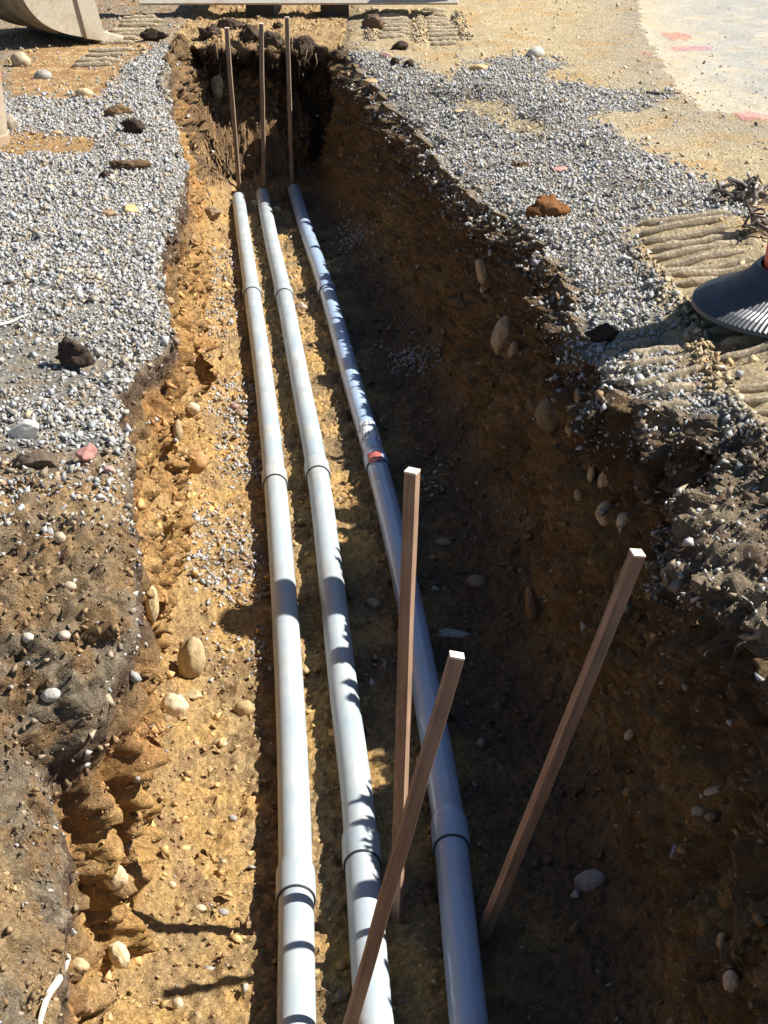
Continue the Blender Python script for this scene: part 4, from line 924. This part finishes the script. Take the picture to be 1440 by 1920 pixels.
ROCKS = [
 ('soil_clod',138,680,72,66,DK,'large dark brown clod casting a shadow on the left gravel','clod','clod',0.3,0.1),
 ('rock',45,812,74,46,(.66,.62,.54),'angular off-white rock on the gravel near the left edge','rock','angular',0.1,0.3),
 ('rock',160,856,50,46,PK,'pinkish red angular rock on the left lip of the trench','rock','angular',0.4,0.25),
 ('rock',205,882,34,22,(.5,.3,.25),'small pink rock beside the pinkish red one','rock','angular',0,0.3),
 ('soil_clod',250,243,50,30,DK,'dark blocky clod on the gravel by the left lip','clod','clod',0,0.2),
 ('soil_clod',222,212,52,26,(.2,.13,.07),'brown flattened clod just beyond the dark blocky one','clod','clod',0,0.3),
 ('soil_clod',240,312,75,32,(.14,.09,.05),'long dark clod lying towards the left trench edge','clod','clod',0.1,0.3),
 ('soil_clod',196,330,26,18,DK,'small dark clod at the left end of the long clod','clod','clod',0,0.2),
 ('rock',243,394,42,24,(.6,.43,.2),'yellow tan rock on the left gravel','rock','angular',0.1,0.3),
 ('rock',204,402,34,22,(.36,.24,.13),'brown rock touching the yellow tan rock','rock','angular',0,0.3),
 ('rock',93,352,26,14,(.56,.45,.26),'small flat yellowish stone in the left gravel','rock','angular',0,0.3),
 ('rock',38,117,38,30,(.42,.36,.24),'rounded tan boulder in the shadow of the bucket','rock','cobble',-0.3,0.2),
 ('rock',80,142,34,24,GY,'grey boulder half buried in front of the bucket','rock','cobble',0,0.35),
 ('rock',158,176,36,20,(.55,.42,.24),'tan flat rock at the far edge of the left gravel','rock','cobble',-0.2,0.3),
 ('rock',20,232,40,50,(.5,.44,.34),'pale angular rock at the foot of the left post','rock','angular',0,0.3),
 ('soil_clod',290,70,50,28,DK,'dark clod on the far left corner of the trench','clod','clod',0,0.2),
 ('rock',107,250,22,12,(.46,.33,.2),'small brown stone in the strip of orange soil','rock','cobble',0,0.3),
 ('soil_clod',70,870,120,40,(.15,.11,.08),'flat dark patch of earth on the left gravel','clod','clod',0.1,0.42),
 ('rock',360,1247,52,86,(.44,.33,.18),'upright egg-shaped tan boulder at the foot of the left wall','rock','cobble',-0.15,0.12),
 ('rock',326,1326,52,48,CR,'cream rounded rock below the upright boulder','rock','cobble',-0.4,0.3),
 ('rock',365,1306,46,22,(.5,.38,.2),'flat sandy rock between the upright boulder and the cream rock','rock','angular',0,0.35),
 ('rock',458,1330,38,32,(.42,.3,.15),'small sandy rock beside the left conduit shadow','rock','cobble',0,0.3),
 ('rock',366,866,40,44,OB,'round orange brown cobble stuck in the sunlit left wall','rock','wall',0,0.3),
 ('rock',358,766,26,24,CR,'small pale cobble above the orange brown one in the left wall','rock','wall',0,0.3),
 ('rock',330,810,18,44,TN,'slim upright stone in the left trench wall','rock','wall',0,0.3),
 ('rock',283,1130,24,76,(.5,.37,.2),'tall smooth tan slab in the left trench wall','rock','wall',0,0.3),
 ('rock',212,1648,48,50,(.6,.45,.27),'round pale stone low on the near left wall','rock','wall',0,0.3),
 ('rock',222,1785,36,58,(.7,.56,.33),'bright yellowish stone near the bottom left','rock','wall',0.3,0.3),
 ('rock',144,1815,38,34,(.52,.38,.2),'squarish tan stone beside the white root, bottom left','rock','wall',0,0.3),
 ('rock',333,1884,22,26,CR,'small upright cream stone at the bottom of the floor','rock','cobble',0,0.25),
 ('rock',375,1705,22,16,CR,'small cream stone at the end of the stake shadow','rock','cobble',0,0.25),
 ('rock',418,1712,22,14,GY,'small grey stone near the left conduit, by the stake shadow','rock','cobble',0,0.25),
 ('rock',436,1536,18,14,GY,'small grey pebble left of the left conduit','rock','cobble',0,0.25),
 ('rock',412,1395,30,18,(.42,.31,.19),'low brown stone on the sunlit floor, left','rock','cobble',0,0.35),
 ('rock',322,1660,16,14,CR,'little cream pebble at the foot of the near left wall','rock','cobble',0,0.25),
 ('rock',120,1192,24,20,(.55,.47,.36),'pale stone sunk in the left bank','rock','cobble',0,0.3),
 ('rock',52,1196,24,18,(.58,.52,.42),'whitish stone sunk in the left bank near the edge','rock','cobble',0,0.3),
 ('rock',112,1010,22,22,(.5,.38,.26),'brown stone at the top of the left bank','rock','cobble',0,0.2),
 ('rock',130,1100,26,18,(.5,.38,.26),'tan stone half buried mid left bank','rock','cobble',0,0.3),
 ('rock',95,1305,40,26,(.48,.45,.4),'pale grey stone above the rusty band of the left bank','rock','cobble',0.2,0.3),
 ('rock',450,778,22,16,(.28,.2,.13),'brown stone among the floor gravel beside the left conduit','rock','cobble',0,0.2),
 ('rock',438,764,16,14,(.34,.2,.16),'small reddish stone among the floor gravel','rock','cobble',0,0.2),
 ('rock',435,1092,24,16,(.26,.13,.06),'rusty stone lying on the floor gravel','rock','cobble',0,0.25),
 ('rock',566,576,28,18,(.55,.36,.27),'pink flat stone between the middle and right conduits','rock','angular',0,0.3),
 ('rock',410,172,32,58,(.40,.34,.22),'upright mossy slab in the fallen soil at the far end','rock','angular',0,0.2),
 ('rock',425,325,24,18,DK,'dark clump beside the far end of the left conduit','rock','clod',0,0.25),
 ('rock',395,405,40,30,(.3,.22,.14),'brown clump at the far foot of the left wall','rock','clod',0,0.25),
 ('rock',478,383,18,14,CR,'pale pebble between the far ends of the left and middle conduits','rock','cobble',0,0.25),
 ('rock',518,395,18,14,(.55,.4,.2),'sandy pebble between the far ends of the middle and right conduits','rock','cobble',0,0.25),
 ('rock',906,516,24,54,(.42,.31,.18),'long tan cobble high in the shaded right wall','rock','wall',0.3,0.3),
 ('rock',942,636,36,78,(.40,.30,.19),'large oval cobble in the right wall below the lip','rock','wall',-0.3,0.3),
 ('rock',966,660,20,36,(.34,.25,.15),'small cobble tucked behind the large oval cobble','rock','wall',-0.2,0.3),
 ('rock',1040,772,62,70,(.22,.17,.10),'big dark round boulder set in the right wall','rock','wall',0,0.3),
 ('rock',1088,742,18,42,(.34,.24,.13),'narrow cobble right of the big dark boulder','rock','wall',0.2,0.3),
 ('rock',1068,806,16,30,(.36,.27,.15),'small pale cobble under the big dark boulder','rock','wall',0.1,0.3),
 ('rock',1110,892,14,42,(.42,.32,.2),'slim upright cobble in the middle of the right wall','rock','wall',-0.1,0.3),
 ('rock',1136,906,24,46,(.45,.31,.2),'reddish tan cobble beside the slim upright one','rock','wall',-0.3,0.3),
 ('rock',1086,930,16,26,(.40,.29,.17),'little cobble left below the slim upright one','rock','wall',0.2,0.3),
 ('rock',1142,968,36,50,(.44,.35,.23),'knobbly pale stone above the leaning stake','rock','wall',0.2,0.3),
 ('rock',1172,978,32,36,(.46,.38,.27),'rounder half of the knobbly pale stone pair','rock','wall',0.1,0.3),
 ('rock',1002,1152,24,92,(.28,.17,.10),'thin brown slab leaning at the foot of the right wall','rock','wall',0.15,0.3),
 ('rock',1340,1478,40,14,(.40,.33,.24),'pale flat chip in the near right wall','rock','wall',0.4,0.3),
 ('rock',1312,1520,28,24,(.34,.28,.2),'grey stone above a hollow in the near right wall','rock','wall',0.2,0.3),
 ('rock',1333,1534,24,20,(.28,.21,.14),'brown stone touching the grey stone by the hollow','rock','wall',0.2,0.3),
 ('rock',1108,1662,62,44,(.30,.28,.25),'grey boulder at the foot of the near right wall','rock','wall',0.3,0.3),
 ('rock',1372,1838,32,46,(.52,.40,.28),'pale pinkish cobble low in the near right wall','rock','wall',0.1,0.3),
 ('rock',1352,1770,18,46,(.34,.25,.15),'tan cobble above the pale pinkish one','rock','wall',0,0.3),
 ('rock',1182,1378,18,26,(.44,.36,.24),'small pale stone in the right wall, right of the leaning stake','rock','wall',-0.5,0.3),
 ('rock',1228,1190,12,22,(.38,.29,.17),'small tan cobble in the right wall below the lit rubble','rock','wall',-0.3,0.3),
 ('rock',1256,1830,22,16,(.26,.17,.1),'low brown stone at the bottom right of the trench','rock','cobble',0,0.3),
 ('rock',700,1132,28,18,(.34,.27,.2),'pale stone between the right conduit and the upright stake','rock','cobble',-0.4,0.3),
 ('rock',845,1190,80,24,(.27,.28,.27),'flat grey slab in the shaded floor right of the right conduit','rock','angular',0,0.4),
 ('rock',832,1018,30,16,(.30,.25,.18),'flat brown stone in the shaded floor','rock','cobble',0,0.35),
 ('rock',893,1092,40,30,(.24,.2,.14),'brown stone at the foot of the right wall','rock','cobble',0,0.35),
 ('soil_clod',1128,634,58,44,(.055,.036,.026),'dark angular clod in the shadow on the right lip','clod','clod',0.3,0.2),
 ('soil_clod',1150,664,34,20,(.36,.29,.2),'pale crumbly clod just below the dark one on the right lip','clod','clod',0,0.3),
 ('soil_clod',1168,724,52,30,(.07,.055,.045),'dark clod hanging on the right lip above the big boulder','clod','clod',0.2,0.4),
 ('soil_clod',1028,394,74,62,(.20,.09,.035),'rusty crumbling clump of earth on the right lip','clod','clod',0.2,0.35),
 ('soil_clod',978,310,44,20,(.13,.075,.04),'brown clod in the right gravel','clod','clod',0,0.35),
 ('soil_clod',1205,760,50,34,(.13,.10,.075),'gravelly dark clod on the right lip, left of three in a row','clod','clod',0.2,0.35),
 ('soil_clod',1266,778,56,36,(.16,.125,.095),'gravelly dark clod on the right lip, middle of three in a row','clod','clod',-0.2,0.35),
 ('soil_clod',1330,792,60,38,(.12,.095,.07),'gravelly dark clod on the right lip, right of three in a row','clod','clod',0.1,0.35),
 ('rock',692,154,42,18,(.40,.27,.13),'flat tan stone jutting from the far right lip','rock','angular',0,0.3),
 ('rock',1004,102,34,22,(.52,.5,.44),'grey boulder alone on the pale dirt, far right','rock','cobble',0.2,0.2),
 ('rock',900,128,44,16,(.5,.34,.17),'flat sandy rock at the edge of the right gravel','rock','angular',0.1,0.35),
 ('rock',862,208,32,12,(.56,.4,.24),'small flat sandy stone in the right gravel','rock','angular',0,0.35),
 ('rock',720,105,32,20,(.55,.36,.28),'pinkish stone on the far right lip','rock','angular',0,0.3),
 ('soil_clod',746,88,36,20,DK,'dark clod on the far right corner of the trench','clod','clod',0.1,0.25),
 ('soil_clod',740,118,20,16,DK,'small dark clod in the track print, left of a pair','clod','clod',0,0.25),
 ('soil_clod',766,120,22,18,DK,'small dark clod in the track print, right of a pair','clod','clod',0,0.25),
 ('soil_clod',700,45,46,36,(.16,.11,.075),'lumpy clod ridge beside the far track print','clod','clod',0,0.3),
 ('rock',1048,318,36,18,(.62,.28,.24),'stones stained with pink marking paint on the right gravel','rock','angular',0,0.35),
 ('rock',1305,724,24,16,(.2,.13,.11),'dark reddish stone on the right dirt','rock','cobble',0,0.25),
 ('rock',1232,724,16,18,(.46,.42,.3),'small upright olive stone on the right lip','rock','cobble',0,0.2),
]
for t in ROCKS: rock(t[0], t[1], t[2], t[3], t[4], t[5], t[6], t[7], t[8], t[9], t[10])
# dark clods hanging over the far end
ORD = ['first', 'second', 'third', 'fourth', 'fifth', 'sixth', 'seventh', 'eighth', 'ninth', 'tenth', 'eleventh', 'twelfth', 'thirteenth', 'fourteenth']
END_CLODS = [(395,62,46,34), (432,48,50,26), (470,62,40,36), (508,74,44,34), (522,48,24,18), (566,84,50,38), (606,98,44,36), (640,108,40,30)]
for i, (x, y, w, h) in enumerate(END_CLODS):
    rock('soil_clod', x, y, w, h, (.085, .06, .042), ORD[i] + ' dark clod from the left along the far end of the trench', 'clod', 'clod', 0.2 * (i % 3 - 1), 0.35, group='clods along the far end')
# debris on the right: broken grey fragments
def debris(px, py, w, h, n, label):
    p, nn, dep = hit(px, py); mpp = dep / F_PX; root = empty('debris_clump', p); tag(root, label, 'debris')
    r = random.Random(px); mtl = [rock_mat((.40, .36, .31)), rock_mat((.09, .07, .06)), rock_mat((.15, .12, .10))]
    for k in range(n):
        L, t = r.uniform(0.04, 0.13), r.uniform(0.005, 0.013); ang = r.uniform(0, math.pi); pit = r.uniform(-0.7, 0.9)
        ctr = Vector((r.gauss(0, w * mpp * 0.27), r.gauss(0, 0.09), 0)); ctr.z = max(0.01, 0.13 * math.exp(-(ctr.x / (w * mpp * 0.35)) ** 2 - (ctr.y / 0.12) ** 2) * r.uniform(0.3, 1.1))
        d = Vector((math.cos(ang) * math.cos(pit), math.sin(ang) * math.cos(pit), math.sin(pit)))
        mb = MB(); bend = Vector((r.gauss(0, .022), r.gauss(0, .022), r.gauss(0, .022)))
        mb.tube([ctr - d * L, ctr - d * L * 0.4 + bend, ctr + d * L * 0.4 + bend * 1.4, ctr + d * L], [t * 0.7, t, t * 1.05, t * 0.6], 6); mb.build('fragment', mtl[k % 3], root)
debris(1402, 378, 105, 80, 60, 'tangle of pale broken roots and debris at the right edge')
debris(1420, 440, 60, 40, 22, 'smaller tangle of pale debris beside the orange drum')

# roots, twigs, sticks
def curve_thing(name, pts, rad, mat, label, cat, group=None):
    mb = MB(); sp = spline([Vector(p) for p in pts], 6); n = len(sp)
    mb.tube(sp, [rad * (1 - 0.6 * i / n) for i in range(n)], 7); o = mb.build(name, mat, None, True, loc=sp[0]); return tag(o, label, cat, group)
def pxpath(pts, off=0.012): return [hit(a, b)[0] + hit(a, b)[1] * off for a, b in pts]
curve_thing('root', pxpath([(122, 1795), (108, 1835), (86, 1870), (72, 1920), (66, 1960)], 0.006), 0.012, M['stick'], 'white root along the bank in the bottom left corner', 'root')
curve_thing('stick', pxpath([(-20, 620), (20, 612), (42, 602), (62, 596)], 0.02), 0.007, M['stick'], 'bleached stick on the gravel at the left edge', 'stick')
curve_thing('stick', pxpath([(1212, 176), (1240, 178), (1276, 177)], 0.012), 0.016, M['darkstick'], 'thin dark stick at the edge of the pale dirt, right', 'stick')
curve_thing('root', pxpath([(1400, 1124), (1415, 1128), (1422, 1140), (1428, 1145)], 0.02), 0.003, M['stick'], 'thin pale rootlet curling from the right bank', 'root')
for i, (a, b, c, d) in enumerate(sorted([(412, 88, 405, 118), (396, 92, 388, 120), (384, 118, 388, 140), (414, 100, 412, 146), (455, 70, 462, 112), (473, 72, 470, 104), (500, 80, 512, 126), (520, 86, 522, 130), (548, 78, 560, 106), (576, 92, 570, 124), (444, 66, 452, 100), (532, 90, 540, 116), (592, 104, 588, 130), (486, 76, 482, 112)])):
    p0 = hit(a, b)[0]; p0 = Vector((p0.x, Y_END - 0.22, p0.z)); q0 = cam_p + ray(a, b) * ((Y_END - 0.25) / ray(a, b).y); q1 = cam_p + ray(c, d) * ((Y_END - 0.32) / ray(c, d).y)
    m1 = q0.lerp(q1, 0.5) + Vector((0.03 * math.sin(i * 2.1), -0.04, 0))
    curve_thing('root', [q0 + Vector((0, 0.15, 0.03)), q0, m1, q1], 0.006, M['root'], ORD[i] + ' thin root from the left dangling over the dark far end', 'root', 'roots dangling at the far end')

# pink and red marking paint sprayed on the road
def paint_mat(name, c):
    m, nt, b = new_mat(name); co = objco(nt); n1 = noise_n(nt, 45, 5, 0.75, co)
    nt.links.new(ramp(nt, n1.outputs[0], [(0.3, tuple(x * 0.8 for x in c)), (0.7, c)]).outputs[0], b.inputs['Base Color']); b.inputs['Roughness'].default_value = 0.9
    r = ramp(nt, n1.outputs[0], [(0.45, (0, 0, 0)), (0.62, (0.8,) * 3)]); nt.links.new(r.outputs[0], b.inputs['Alpha'])
    return m
PINK, REDP = paint_mat('pink_marking_paint', (0.75, 0.20, 0.32)), paint_mat('red_marking_paint', (0.7, 0.18, 0.13))
for (px, py, w, h, mt) in ((1270, 68, 50, 14, REDP), (1298, 90, 78, 8, PINK), (1410, 215, 64, 14, PINK), (1212, 101, 26, 6, REDP)):
    p, n, dep = hit(px, py); a = w / 2 * dep / F_PX; p2 = hit(px, py - h / 2)[0]; p1 = hit(px, py + h / 2)[0]; bl = max(0.05, (p2.y - p1.y) / 2)
    V, Fc = [], []; r = random.Random(px); nx, ny = 16, 8
    for j in range(ny + 1):
        for i in range(nx + 1):
            u, v = i / nx * 2 - 1, j / ny * 2 - 1; s = math.sqrt(max(0, 1 - 0.45 * v * v)); q = drop(p.x + u * a * s, p.y + v * bl * (1 + 0.15 * math.sin(5 * u)))
            V.append((q.x, q.y, q.z + 0.005))
    Fc = [(j*(nx+1)+i, j*(nx+1)+i+1, (j+1)*(nx+1)+i+1, (j+1)*(nx+1)+i) for j in range(ny) for i in range(nx)]
    mb = MB(); mb.add(V, Fc); mb.build('paint_mark', mt, road)
